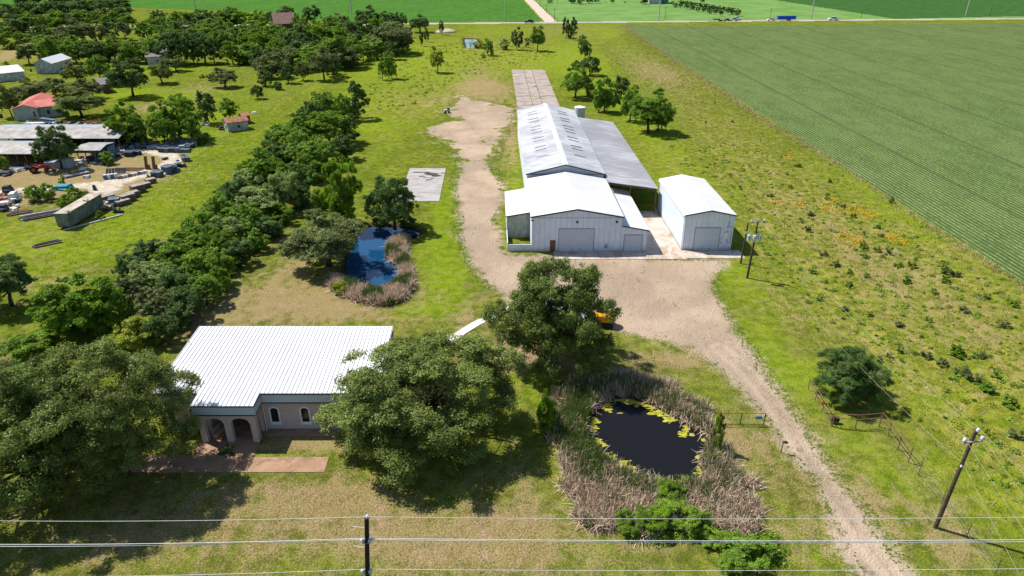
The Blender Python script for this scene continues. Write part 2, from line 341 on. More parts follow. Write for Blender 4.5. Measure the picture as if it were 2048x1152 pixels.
def make_crop(name, leafa, leafb, soil_shade, soilamt, rowspace, ang=0.0, contrast=1.0, patch=None):
    g = N(name); p = g.pos(); r = g.rowvec(p)
    if ang:
        mp = g.n('ShaderNodeMapping'); g.l(p, mp.inputs[0]); mp.inputs['Rotation'].default_value = (0, 0, ang); r = mp.outputs[0]
    x, y, z = g.sep(r)
    nn = g.noise(g.scale(r, 1, .55, 0), 1.6, 3, .7); big = g.noise(g.scale(r, 1, .5, 0), .035, 4, .6); mid = g.noise(g.scale(r, 1, .35, 0), .22, 4, .65)
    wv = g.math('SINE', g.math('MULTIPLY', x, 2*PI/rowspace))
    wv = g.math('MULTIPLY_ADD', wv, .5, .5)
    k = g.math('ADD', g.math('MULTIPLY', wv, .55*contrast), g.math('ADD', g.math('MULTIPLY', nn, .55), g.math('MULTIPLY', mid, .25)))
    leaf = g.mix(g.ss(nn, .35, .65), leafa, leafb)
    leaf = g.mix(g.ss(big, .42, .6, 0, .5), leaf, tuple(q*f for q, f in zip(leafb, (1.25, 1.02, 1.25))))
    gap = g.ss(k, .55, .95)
    sm = g.mix(g.ss(mid, .4, .62), soil_shade, tuple(q*1.25 for q in soil_shade))
    c = g.mix(gap, sm, leaf)  # gaps between rows: soil colour with the rows' shade painted in
    bare = g.math('MULTIPLY', g.ss(mid, .56, .70), g.ss(big, .47, .57))
    c = g.mix(g.math('MULTIPLY', bare, soilamt), c, tuple(q*1.15 for q in soil_shade))
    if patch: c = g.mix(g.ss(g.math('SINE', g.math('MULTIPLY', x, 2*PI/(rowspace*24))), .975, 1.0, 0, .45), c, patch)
    g.col(c); g.rough(1.); g.b.inputs['Specular IOR Level'].default_value = .0
    g.bump(k, .9, .45); return g.m
M_ground = make_ground()
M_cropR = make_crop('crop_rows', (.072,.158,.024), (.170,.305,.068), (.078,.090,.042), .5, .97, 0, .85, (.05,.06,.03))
M_cropL = make_crop('young_crop', (.045,.160,.020), (.105,.270,.045), (.040,.100,.018), .12, 3.0, math.radians(12), .8)
M_crop2 = make_crop('distant_crop', (.035,.140,.024), (.085,.260,.055), (.035,.085,.022), .1, 1.2, math.radians(60), .5)
def make_pasture():
    g = N('pasture'); p = g.scale(g.pos(), 1, 1, 0); n = g.noise(p, .05, 5, .65); f = g.noise(p, .9, 4, .7)
    c = g.mix(g.ss(n, .35, .65), (.115,.215,.055), (.170,.275,.090)); c = g.mix(g.ss(f, .4, .65, 0, .6), c, (.085,.19,.038)); g.col(c); g.rough(1.); g.b.inputs['Specular IOR Level'].default_value = 0; g.bump(f, .7, .4)
    return g.m
def make_roadm(name, a, b):
    g = N(name); p = g.pos(); n = g.noise(p, .4, 5, .7); f = g.noise(p, 6, 3); c = g.mix(g.ss(n, .3, .7), a, b); c = g.mix(g.ss(f, .4, .8, 0, .4), c, tuple(k*.8 for k in a)); g.col(c); g.rough(.9); return g.m
piece('ground', 0, M_ground); piece('gravel_driveway', 1, M_ground); piece('yard_track', 2, M_ground)
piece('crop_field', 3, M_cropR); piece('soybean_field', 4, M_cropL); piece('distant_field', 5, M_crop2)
piece('pasture', 6, make_pasture()); piece('dirt_lane', 7, make_roadm('lane_dirt', (.40,.33,.24), (.52,.45,.35)))
piece('road', 8, make_roadm('road_surface', (.30,.27,.23), (.40,.36,.30)))
# ------------------------------------------------------------------ water
def make_water(name, deep, ior=1.33):
    g = N(name); p = g.pos(); g.col(deep); g.rough(.03); g.b.inputs['IOR'].default_value = ior; g.b.inputs['Specular IOR Level'].default_value = .5
    n = g.noise(g.scale(p, 1, 1, 0), 1.3, 2, .5); g.bump(n, .05, .05); return g.m
def water(name, pg, mat, z=-.42, grow=2.2):
    c = pg.mean(0); d = pg-c; L = np.hypot(d[:,0], d[:,1])[:,None]; pp = c+d*(1+grow/L)
    m = MB(); m.v = [(x, y, z) for x, y in pp]; m.f = [tuple(range(len(pp)))]
    me = bpy.data.meshes.new(name); me.from_pydata(m.v, [], m.f); me.materials.append(mat); me.update()
    if me.polygons[0].normal.z < 0: me.flip_normals()
    return structure(link(name, me))
water('front_pond_water', PONDA, make_water('dark_pond_water', (.010,.0105,.013), 1.16))
water('back_pond_water', PONDB, make_water('sky_tinted_pond_water', (.006,.050,.125), 1.45))  # blue base colour stands in for the sky mirrored in the water
water('far_pond_water', PONDC, make_water('pale_pond_water', (.10,.13,.16), 1.9), grow=1.0)
#--- concrete slabs and walks
def concrete(name, a, b, stain, ax=.25, ay=1.4):
    g = N(name); p = g.scale(g.pos(), 1, 1, 0); n = g.noise(p, .35, 5, .7, .5); st = g.noise(g.scale(p, ax, ay, 1), .6, 5, .65, .6); f = g.noise(p, 5, 3, .7)
    c = g.mix(g.ss(n, .3, .7), a, b); c = g.mix(g.ss(st, .48, .66, 0, .75), c, stain); c = g.mix(g.ss(f, .5, .8, 0, .3), c, tuple(k*.6 for k in a)); g.col(c); g.rough(.88); g.bump(f, .3, .03); return g.m
M_conc = concrete('weathered_concrete', (.27,.215,.18), (.40,.34,.30), (.14,.095,.07), .3, .9)
M_conc2 = concrete('rust_stained_concrete', (.40,.33,.27), (.55,.49,.43), (.33,.18,.085), 1.2, .5)
M_walk = concrete('red_walk', (.28,.165,.10), (.38,.245,.16), (.18,.11,.07), .8, .8)
M_white_walk = concrete('white_walk', (.55,.54,.52), (.66,.65,.62), (.4,.39,.36), 1, 1)
def slab(name, rects, mat, z=.08):
    m = MB()
    for i, (x0, x1, y0, y1) in enumerate(rects):
        m.box(x0, x1, y0, y1, -.2, z+.003*i, Wp)
    return structure(m.build(name, mat))
# long slab behind the warehouse, cast in bays with joints
r = []
ybs = [183.2, 198.5, 214.6, 216.8, 236, 262, 290.8]
for i in range(6):
    xs = [7.2, 11.9, 16.0, 20.9] if i < 2 else [7.2, 12.3, 15.5, 20.9]
    if i == 2: xs = [7.2, 20.9]
    for j in range(len(xs)-1): r.append((xs[j]+.10, xs[j+1]-.10, ybs[i]+.15, ybs[i+1]-.15))
slab('concrete_foundation', r, M_conc, .12)
slab('square_concrete_pad', [(-19.6, -11.3, 130, 152.6)], concrete('pale_concrete', (.30,.28,.26), (.40,.38,.36), (.21,.19,.17), .4, 2.), .1)
slab('concrete_apron', [(9.6, 25.1, 101.9, 105.0), (25.14, 31.2, 101.9, 124.5), (31.24, 40.9, 102.2, 105.4), (31.0, 31.2, 124.6, 126)], M_conc2, .07)
slab('red_walkway', [(-36.5, -30.9, 51.4, 53.9), (-30.88, -24.6, 51.4, 55.6), (-30.6, -24.62, 55.62, 59.9), (-24.55, -17.0, 51.4, 53.6), (-24.55, -12.6, 56.95, 58.0)], M_walk, .05)
wp = [P(898,684), P(925,664), P(955,646), P(985,632), P(1020,617), P(1060,604)]
m = MB()
for i in range(len(wp)-1):
    a, b = wp[i], wp[i+1]; d = (b-a).normalized(); nn = Vector((-d.y, d.x, 0))*.62
    aa, bb = a+d*.02, b-d*.02
    m.prism([aa-nn-Vector((0,0,.1)), bb-nn-Vector((0,0,.1)), bb+nn-Vector((0,0,.1)), aa+nn-Vector((0,0,.1))], (0,0,.17))
structure(m.build('white_footpath', M_white_walk))

M_stain = simple('dark_stain', (.07,.05,.04), .9, .5, 2)
m = MB()
for k_ in range(26):
    cx, cy = -14.6+random.gauss(0, 1.5), 147.6+random.gauss(0, 1.7); r_ = random.uniform(.15, .75)
    m.v += [Wp(cx+r_*1.9*random.uniform(.6,1.3)*math.cos(2*PI*i/9), cy+r_*random.uniform(.5,1.2)*math.sin(2*PI*i/9), .104+k_*.0002) for i in range(9)]; m.f.append(tuple(range(k_*9, k_*9+9)))
me = bpy.data.meshes.new('pad_stain'); me.from_pydata(m.v, [], m.f); me.materials.append(M_stain); structure(link('pad_stain', me))
m = MB()
for k_ in range(22):
    cx, cy = (13.9, 272+random.gauss(0, 8)) if k_ < 12 else ((15.6, 250+random.gauss(0, 8)) if k_ < 17 else (10+random.gauss(0,.6), 205+random.gauss(0,3))); cx += random.gauss(0,.35); r_ = random.uniform(.2, .7)
    m.v += [Wp(cx+r_*random.uniform(.6,1.3)*math.cos(2*PI*i/9), cy+r_*2.2*random.uniform(.5,1.2)*math.sin(2*PI*i/9), .15+k_*.0003) for i in range(9)]; m.f.append(tuple(range(k_*9, k_*9+9)))
me = bpy.data.meshes.new('foundation_stain'); me.from_pydata(m.v, [], m.f); me.materials.append(M_stain); structure(link('foundation_stain', me))
# ------------------------------------------------------------------ building materials
def metal_panel(name, c, pitch=.9, axis=0, stain=None, samt=0.0, rough=.45, bump=.5, sx=.05, sy=.5, lowgrime=False):
    g = N(name); p = g.rowvec(g.pos()); x, y, z = g.sep(p)
    q = (x, y, z)[axis]
    fr = g.math('FRACT', g.math('DIVIDE', q, pitch)); rib = g.ss(g.math('ABSOLUTE', g.math('SUBTRACT', fr, .5)), .40, .5)
    n = g.noise(p, .5, 4, .6)
    col = g.mix(g.ss(n, .3, .7), tuple(k*.94 for k in c), c)
    if stain:
        st = g.noise(g.scale(p, sx, sy, 1), 1.0, 5, .7, .4); pt = g.noise(p, .09, 3)
        a = g.math('ADD', g.math('MULTIPLY', st, .7), g.math('MULTIPLY', pt, .5))
        col = g.mix(g.ss(a, .47, .68, 0, samt), col, stain)
    if lowgrime:
        lg = g.math('ADD', g.math('MULTIPLY', z, -.8), g.math('MULTIPLY', g.noise(g.scale(p, 3, 3, .5), 1.5, 4, .7), 2.2))
        col = g.mix(g.ss(lg, .3, 1.3, 0, .65), col, (.30, .26, .20))
        tiny = g.noise(g.scale(p, 6, 6, .25), 1.0, 4, .7); col = g.mix(g.ss(tiny, .56, .75, 0, .28), col, (.46, .44, .42))
    col = g.mix(g.math('MULTIPLY', rib, .5), col, tuple(k*.55 for k in c))
    g.col(col); g.rough(rough); g.bump(g.math('ADD', rib, g.math('MULTIPLY', n, .15)), bump, .05); return g.m
M_roofw = metal_panel('white_metal_roof', (.64,.64,.65), .61, 0, (.52,.51,.50), .25)
M_roofw2 = metal_panel('clean_white_roof', (.66,.66,.67), .9, 1, (.44,.42,.39), .40, .45, .6, .06, 1.2)
M_roofg = metal_panel('weathered_metal_roof', (.56,.57,.59), .9, 1, (.27,.27,.29), .9, .5, .5, .10, 1.8)
M_roofd = metal_panel('dark_weathered_roof', (.42,.42,.44), .9, 1, (.19,.19,.20), .8, .55, .5, .10, 2.2)
M_wallx = metal_panel('white_wall_panel', (.72,.79,.90), .9, 0, (.44,.46,.50), .3, .5, .4, 3, .3, True)
M_wally = metal_panel('white_side_panel', (.72,.79,.90), .9, 1, (.44,.46,.50), .3, .5, .4, .3, 3, True)
M_door = metal_panel('roller_door', (.56,.61,.67), .22, 2, None, 0, .4, .5)
M_trim = simple('dark_trim', (.022,.028,.042), .5, .2)
M_tank = metal_panel('stained_tank_panel', (.50,.52,.47), 1.1, 0, (.25,.27,.18), .7, .6, .3, 2, .3, True)
M_glass = N('dark_glass'); M_glass.col((.012,.016,.022)); M_glass.rough(.08); M_glass.b.inputs['Specular IOR Level'].default_value = .6; M_glass = M_glass.m
M_frame = simple('white_frame', (.66,.68,.72), .5, .12)
M_brown = simple('rusty_brown_door', (.20,.09,.04), .8, .5, 3)
M_steel = simple('grey_steel', (.30,.31,.33), .5, .3, 3)
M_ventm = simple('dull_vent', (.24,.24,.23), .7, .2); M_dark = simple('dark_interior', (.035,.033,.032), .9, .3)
M_rustpost = simple('rusty_post', (.16,.085,.05), .85, .4, 4)
M_fascia = metal_panel('pale_fascia', (.52,.60,.66), .3, 0, (.38,.42,.46), .3, .4, .6)
M_fasciay = metal_panel('pale_side_fascia', (.52,.60,.66), .3, 1, (.38,.42,.46), .3, .4, .6)
def make_brick():
    g = N('pinkish_brick'); p = g.obj(); x, y, z = g.sep(p)
    cb = g.n('ShaderNodeCombineXYZ'); g.l(g.math('ADD', x, y), cb.inputs[0]); g.l(z, cb.inputs[1])
    b = g.n('ShaderNodeTexBrick'); g.l(cb.outputs[0], b.inputs['Vector']); b.inputs['Scale'].default_value = 1.0
    b.inputs['Brick Width'].default_value = .26; b.inputs['Row Height'].default_value = .095; b.inputs['Mortar Size'].default_value = .012
    b.inputs['Color1'].default_value = (.50,.35,.30,1); b.inputs['Color2'].default_value = (.40,.29,.25,1); b.inputs['Mortar'].default_value = (.46,.42,.39,1)
    n = g.noise(p, 6, 4, .7); c = g.mix(g.ss(n, .35, .7, 0, .7), b.outputs['Color'], (.50,.44,.42)); g.col(c); g.rough(.9); g.bump(n, .3, .03); return g.m
M_brick = make_brick()
def wbuild(mb, name, mat, par, bevel=0, smooth=False):
    return mb.build(name, mat, par, off=tuple(par.location) if par.parent is None else None, bevel=bevel, smooth=smooth)
def sub(mb, name, mat, par, root, **k):     # child of a child (all share the root's frame)
    return mb.build(name, mat, par, off=tuple(root.location), **k)
def gable(m, x0, x1, y0, y1, ze, zr, xr=None, t=.14, oh=.25, tfw=Wp):
    xr = (x0+x1)/2 if xr is None else xr
    for a, b, za, zb in ((x0-oh, xr, ze-oh*(zr-ze)/(xr-x0), zr), (xr, x1+oh, zr, ze-oh*(zr-ze)/(x1-xr))):
        vs = []
        for y in (y0-oh, y1+oh):
            vs += [tfw(a, y, za), tfw(b, y, zb), tfw(b, y, zb+t), tfw(a, y, za+t)]
        m.add(vs, [(0,1,2,3),(7,6,5,4),(0,4,5,1),(1,5,6,2),(2,6,7,3),(3,7,4,0)])
def gwall(m, x0, x1, y, ze, zr, xr=None, t=.15, z0=-.1, tfw=Wp):   # gable end wall
    xr = (x0+x1)/2 if xr is None else xr
    pts = [tfw(x0,y,z0), tfw(x1,y,z0), tfw(x1,y,ze), tfw(xr,y,zr), tfw(x0,y,ze)]
    m.prism(pts, (0, t, 0))
def trimline(m, pts, w=.16, h=.22):
    for a, b in zip(pts[:-1], pts[1:]):
        a = Vector(a); b = Vector(b)
        m.prism([a+Vector((0,0,-h)), b+Vector((0,0,-h)), b, a], (0, w, 0))
def roller(root, x0, x1, y, z1, label=None, tfw=Wp):
    m = MB(); m.box(x0, x1, y-.05, y-.003, .02, z1, tfw); d = sub(m, 'roller_door', M_door, root, root)
    if label: d['label'] = label
    m = MB(); e = .09
    m.box(x0-e, x0, y-.09, y-.004, .02, z1+e, tfw); m.box(x1, x1+e, y-.09, y-.004, .02, z1+e, tfw); m.box(x0, x1, y-.09, y-.004, z1, z1+e, tfw)
    sub(m, 'door_frame', M_steel, d, root); return d
def lampbox(root, x, y, z, tfw=Wp):
    c = tfw(x, y, z); m = MB(); m.rbox((c[0], c[1]-.18, z), (.34, .3, .16), rx=.35); m.rbox((c[0], c[1]-.03, z-.02), (.18, .06, .26))
    sub(m, 'flood_light', M_dark, root, root)
# ------------------------------------------------------------------ warehouse
YF = 105.1
wh = thing('warehouse', 'long white metal warehouse with gabled front hall, grey weathered roof and open side canopy', 'warehouse', Wp(13, 126, 0))
m = MB(); gwall(m, 5.95, 20.8, YF, 6.15, 7.45, t=.12); sub(m, 'front_wall', M_wallx, wh, wh)
for a_ in (5.95, 20.68): m = MB(); m.box(a_, a_+.12, YF+.13, 124.5, -.1, 6.12, Wp); sub(m, 'side_wall', M_wally, wh, wh)
m = MB(); gable(m, 5.95, 20.8, YF, 124.9, 6.2, 7.5, oh=.22); sub(m, 'front_roof', M_roofw2, wh, wh)
m = MB(); trimline(m, [Wp(5.7, YF-.30, 6.26), Wp(13.375, YF-.30, 7.62), Wp(21.05, YF-.30, 6.26)], .07, .2); sub(m, 'gable_trim', M_trim, wh, wh)
m = MB(); m.box(6.1, 20.6, YF-.03, YF-.003, 5.98, 6.05, Wp); sub(m, 'wall_flashing', M_steel, wh, wh)
# right lean-to wing
m = MB(); m.prism([Wp(20.82, YF+.02, -.1), Wp(25.05, YF+.02, -.1), Wp(25.05, YF+.02, 3.75), Wp(20.82, YF+.02, 4.55)], (0, .12, 0)); sub(m, 'wing_front_wall', M_wallx, wh, wh)
m = MB(); m.box(24.93, 25.05, YF+.16, 124.6, -.1, 3.72, Wp); m.box(20.84, 24.9, 124.5, 124.6, -.1, 3.7, Wp); sub(m, 'wing_side_wall', M_wally, wh, wh)
def shedroof(m, x0, x1, y0, y1, z0, z1, t=.12):
    vs = []
    for y in (y0, y1): vs += [Wp(x0, y, z0), Wp(x1, y, z1), Wp(x1, y, z1+t), Wp(x0, y, z0+t)]
    m.add(vs, [(0,1,2,3),(7,6,5,4),(0,4,5,1),(1,5,6,2),(2,6,7,3),(3,7,4,0)])
m = MB(); shedroof(m, 20.83, 25.35, YF-.25, 125.2, 4.62, 3.78); sub(m, 'wing_roof', M_roofw2, wh, wh)
m = MB(); trimline(m, [Wp(20.83, YF-.33, 4.76), Wp(25.4, YF-.33, 3.92)], .07, .2); sub(m, 'wing_trim', M_trim, wh, wh)
# left bay over a yard tank
m = MB(); shedroof(m, 1.75, 5.92, 110.9, 124.2, 3.95, 4.7); sub(m, 'bay_roof', M_roofw2, wh, wh)
m = MB(); trimline(m, [Wp(1.75, 110.82, 4.09), Wp(5.9, 110.82, 4.84)], .07, .2); sub(m, 'bay_trim', M_trim, wh, wh)
m = MB(); m.prism([Wp(2.0, 111.3, .0), Wp(5.9, 111.3, .0), Wp(5.9, 111.3, 4.68), Wp(2.0, 111.3, 3.93)], (0, .1, 0)); sub(m, 'bay_wall', M_tank, wh, wh)
m = MB(); m.box(1.9, 2.0, 105.2, 124, -.1, 1.5, Wp); m.box(1.9, 2.0, 111.45, 124, 1.5, 3.9, Wp); m.box(2.03, 5.93, YF, YF+.12, -.1, 1.25, Wp); sub(m, 'yard_wall', M_wally, wh, wh)
m = MB(); m.box(1.9, 2.03, 111.2, 111.3, -.1, 3.9, Wp); sub(m, 'bay_post', M_frame, wh, wh)
# main hall
MX0, MX1, MY0, MY1, ME, MR = 6.1, 20.8, 126.4, 181.5, 6.95, 8.75
for a_ in (MY0, MY1): m = MB(); gwall(m, MX0, MX1, a_, ME, MR, 13.35, .12); sub(m, 'hall_gable_wall', M_wallx, wh, wh)
for a_ in (MX0, MX1-.12): m = MB(); m.box(a_, a_+.12, MY0+.14, MY1-.02, -.1, ME-.02, Wp); sub(m, 'hall_side_wall', M_wally, wh, wh)
m = MB(); gable(m, MX0, MX1, MY0-.5, MY1, ME+.03, MR+.03, 13.35, oh=.25); sub(m, 'hall_roof', M_roofg, wh, wh)
m = MB()
for s in (-1, 1):
    vs = []
    for y in (MY0-.74, MY1+.25):
        vs += [Wp(13.35, y, MR+.19), Wp(13.35+s*.55, y, MR+.19-.55*.243)]
    m.add(vs, [(0,1,3,2)])
sub(m, 'ridge_cap', M_roofw, wh, wh)
m = MB(); trimline(m, [Wp(MX0-.25, MY0-.83, ME+.12), Wp(13.35, MY0-.83, MR+.19), Wp(MX1+.25, MY0-.83, ME+.12)], .07, .22); sub(m, 'hall_gable_trim', M_trim, wh, wh)
m = MB(); m.box(MX0+.1, MX1-.1, MY0-.05, MY0-.003, 6.75, 6.85, Wp); sub(m, 'hall_flashing', M_trim, wh, wh)
vy = [134.6, 139.4, 141.8, 146.6, 149.2, 154, 156.8, 159.6, 164.8, 167.6, 172.4, 175.2]
vx = 0
for y in vy:
    for x in (9.55, 17.15):
        zc = ME+.17+(3.45 if x < 13 else MX1-17.15)*.245; sgn = 1 if x < 13 else -1
        c = Wp(x, y, zc+.06); m = MB(); m.rbox(c, (2.4, .2, .10), ry=-sgn*math.atan(.245)); sub(m, 'roof_vent', M_ventm, wh, wh); vx += 1
# canopy
m = MB(); shedroof(m, MX1+.28, 30.55, 122.6, 176.3, 6.35, 5.05); sub(m, 'canopy_roof', M_roofd, wh, wh)
for x, y in [(30.3, 123.2), (30.3, 141), (30.3, 159), (30.3, 175.6), (25.4, 123.2), (25.4, 141), (25.4, 159), (25.4, 175.6)]:
    c = Wp(x, y, 0); m = MB(); m.rbox((c[0], c[1], 2.5 if x > 30 else 2.8), (.22, .22, 5.0 if x > 30 else 5.6)); sub(m, 'canopy_post', M_rustpost, wh, wh)
m = MB()
for y in (122.8, 141, 159, 175.6):
    a, b = Vector(Wp(21.1, y, 6.15)), Vector(Wp(30.4, y, 4.88)); m.prism([a-Vector((0,0,.2)), b-Vector((0,0,.2)), b, a], (0, .12, 0))
m.box(30.2, 30.35, 123, 176, 4.65, 4.85, Wp); sub(m, 'canopy_beam', M_rustpost, wh, wh)
roller(wh, 10.5, 16.25, YF, 4.05, 'wide pale grey roller door in the gable front'); roller(wh, 21.4, 24.3, YF+.02, 2.95, 'small grey roller door in the right wing')
m = MB(); m.box(9.05, 9.95, YF-.06, YF-.003, .02, 2.05, Wp); d = sub(m, 'side_door', M_brown, wh, wh); d['label'] = 'rusty brown walk-in door'
c = Wp(9.82, YF-.09, 1.0); m = MB(); m.rbox(c, (.06, .06, .14)); sub(m, 'door_handle', M_steel, d, wh)
lampbox(wh, 13.4, YF, 5.3); lampbox(wh, 19.9, YF, 5.35); lampbox(wh, 6.02, YF+.2, 5.6)
c = Wp(18.4, YF-.08, .9); m = MB(); m.rbox(c, (.5, .14, .55)); m.rbox((c[0], c[1], 1.35), (.1, .1, .4)); sub(m, 'meter_box', M_steel, wh, wh)
# ------------------------------------------------------------------ small shed
sh = thing('metal_shed', 'separate narrow white metal shed with one roller door beside the warehouse', 'shed', Wp(35.3, 115, 0))
X0, X1 = 31.3, 39.5
for a_ in (105.7, 124.6): m = MB(); gwall(m, X0, X1, a_, 6.15, 7.0, t=.12); sub(m, 'end_wall', M_wallx, sh, sh)
for a_ in (X0, X1-.12): m = MB(); m.box(a_, a_+.12, 105.84, 124.58, -.1, 6.12, Wp); sub(m, 'side_wall', M_wally, sh, sh)
m = MB(); gable(m, X0, X1, 105.7, 124.9, 6.2, 7.05, oh=.2); sub(m, 'roof', M_roofw2, sh, sh)
m = MB(); trimline(m, [Wp(X0-.22, 105.42, 6.3), Wp(35.4, 105.42, 7.18), Wp(X1+.22, 105.42, 6.3)], .07, .2); sub(m, 'gable_trim', M_trim, sh, sh)
roller(sh, 33.2, 37.3, 105.7, 4.0)
for x, z, a, b, nm in ((38.7, 4.0, .9, .35, 'air_conditioner'), (38.4, 2.7, .7, 1.1, 'electrical_panel'), (38.9, 1.0, .6, .8, 'electrical_box'), (37.7, 1.0, .5, .5, 'electrical_box'), (37.7, 1.9, .35, .5, 'meter_box')):
    c = Wp(x, 105.7-.22 if nm == 'air_conditioner' else 105.6, z); m = MB(); m.rbox(c, (a, .45 if nm == 'air_conditioner' else .18, b)); sub(m, nm, M_frame, sh, sh, bevel=.02)
m = MB()
for a, b in (((38.4, 2.2), (38.9, 1.4)), ((38.4, 3.25), (38.6, 5.2)), ((37.7, 1.25), (37.7, 1.7)), ((39.2, .2), (39.2, 3.8))):
    m.tube([Wp(a[0], 105.62, a[1]), Wp(b[0], 105.62, b[1])], .035, 5)
sub(m, 'conduit', M_steel, sh, sh)
for rt, x, z, ya, yb in ((sh, X0-.27, 6.12, 105.6, 124.8), (sh, X1+.27, 6.12, 105.6, 124.8), (wh, 25.45, 3.74, 104.9, 125.2)):
    m = MB(); m.box(x-.06, x+.06, ya, yb, z-.1, z, Wp); gu = sub(m, 'gutter', M_frame, rt, rt)
    a_, b_ = Wp(x, ya+.4, z-.1), Wp(x+(.2 if x < 32 and rt is sh else -.3), ya+.4, .1); m = MB(); m.tube([a_, (b_[0], b_[1], z-.6), b_], .05, 6); sub(m, 'downspout', M_frame, gu, rt)
for rt, x, y, w_, h_ in ((wh, 13.4, YF, 5.75, 4.05), (sh, 35.25, 105.7, 4.1, 4.0)):
    for dx in (-.6, .6): c = Wp(x+dx, y-.07, .35); m = MB(); m.rbox(c, (.28, .05, .07)); sub(m, 'door_handle', M_dark, rt, rt)
# ------------------------------------------------------------------ water tank
tc = P(1158, 236); tk = thing('water_tank', 'cream cylindrical water tank standing behind the warehouse roof', 'water tank', (Wp(22.3, 186, 0)[0]+.6, 184.6, 0))
m = MB(); m.tube([(0,0,0),(0,0,7.2)], 1.45, 28); m.build('tank_body', simple('cream_tank', (.55,.53,.47), .6, .2), tk, smooth=False)
m = MB(); m.tube([(0,0,7.2),(0,0,7.3),(0,0,7.6),(0,0,7.65)], [1.5,1.5,.35,.3], 28); m.build('tank_lid', simple('cream_lid', (.62,.60,.54), .6, .1), tk)
for z in (1.2, 3, 4.8, 6.6): m = MB(); m.tube([(1.46*math.cos(2*PI*i/28), 1.46*math.sin(2*PI*i/28), z) for i in range(29)], .03, 4, False); m.build('tank_band', M_steel, tk)
# ------------------------------------------------------------------ office
of = thing('office_building', 'low pink brick office building with white standing seam roof and arched entry porch', 'building', Wp(-24, 64, 0))
OX0, OX1, OY0, OY1 = -35.4, -12.6, 58.1, 70.6; PX0, PX1, PY0 = -30.55, -24.65, 55.9
def arch_wall(m, x0, x1, z0, z1, ops, y0, t, axis='x', n=14):
    # ops: (xa, xb, zspring, rise)
    cuts = [x0, x1]
    for a, b, zs, r in ops: cuts += [a+(b-a)*i/n for i in range(n+1)]
    cuts = sorted(set(round(c, 4) for c in cuts))
    def bot(x, xm):
        for a, b, zs, r in ops:
            if a < xm < b:
                q = (x-(a+b)/2)/((b-a)/2); return zs+r*math.sqrt(max(0, 1-q*q))
        return z0
    for a, b in zip(cuts[:-1], cuts[1:]):
        za, zb = bot(a, (a+b)/2), bot(b, (a+b)/2)
        if axis == 'x': pts = [Wp(a, y0, za), Wp(b, y0, zb), Wp(b, y0, z1), Wp(a, y0, z1)]; m.prism(pts, (0, t, 0))
        else: pts = [Wp(y0, a, za), Wp(y0, b, zb), Wp(y0, b, z1), Wp(y0, a, z1)]; m.prism(pts, (t, 0, 0))
ZF = 3.62
m = MB(); m.box(OX0, -30.1, OY0, OY0+.25, -.1, 4.5, Wp); m.box(-30.1, -25.0, 59.9, 60.1, -.1, 4.5, Wp); m.box(-25.0, OX1, OY0, OY0+.25, -.1, 4.5, Wp)
m.box(OX0, OX0+.25, OY0+.26, OY1, -.1, 4.5, Wp); m.box(OX1-.25, OX1, OY0+.26, OY1, -.1, 4.5, Wp); m.box(OX0+.26, OX1-.26, OY1-.25, OY1, -.1, 4.7, Wp)
m.box(-30.3, -30.1, OY0+.26, 59.88, -.1, 4.5, Wp); m.box(-25.0, -24.8, OY0+.26, 59.88, -.1, 4.5, Wp)
sub(m, 'wall', M_brick, of, of)
m = MB(); arch_wall(m, PX0, PX1, -.05, ZF+.1, [(PX0+.62, -27.95, 2.35, .72), (-27.25, PX1-.62, 2.35, .72)], PY0, .5)
arch_wall(m, PY0+.52, OY0-.01, -.05, ZF+.1, [(PY0+.75, OY0-.35, 2.4, .7)], PX1-.4, .4, 'y'); arch_wall(m, PY0+.52, OY0-.01, -.05, ZF+.1, [(PY0+.75, OY0-.35, 2.4, .7)], PX0, .4, 'y')
sub(m, 'porch_arcade', M_brick, of, of)
# roof: one plane rising gently to the back, with seams
def rz(y): return 4.86+(y-57.6)*.03
m = MB()
for x0, x1, y0, y1 in ((OX0-.2, OX1+.2, 57.75, OY1+.25), (PX0-.22, PX1+.22, PY0-.25, 57.74)):
    m.add([Wp(x0,y0,rz(y0)), Wp(x1,y0,rz(y0)), Wp(x1,y1,rz(y1)), Wp(x0,y1,rz(y1)), Wp(x0,y0,rz(y0)-.1), Wp(x1,y0,rz(y0)-.1), Wp(x1,y1,rz(y1)-.1), Wp(x0,y1,rz(y1)-.1)],
          [(0,1,2,3),(7,6,5,4),(0,4,5,1),(1,5,6,2),(2,6,7,3),(3,7,4,0)])
rf = sub(m, 'roof', M_roofw2 if 0 else simple('bright_white_roof', (.68,.68,.70), .5, .09, .35), of, of)
m = MB(); x = OX0-.1
while x < OX1+.2:
    y0 = PY0-.24 if PX0-.2 < x < PX1+.2 else 57.76
    vs = []
    for y in (y0, OY1+.22): vs += [Wp(x-.03, y, rz(y)+.002), Wp(x+.03, y, rz(y)+.002), Wp(x+.015, y, rz(y)+.075), Wp(x-.015, y, rz(y)+.075)]
    m.add(vs, [(0,1,2,3),(7,6,5,4),(1,5,6,2),(2,6,7,3),(3,7,4,0)]); x += .46
sub(m, 'roof_seam', simple('seam_metal', (.55,.55,.57), .5, .1), rf, of)
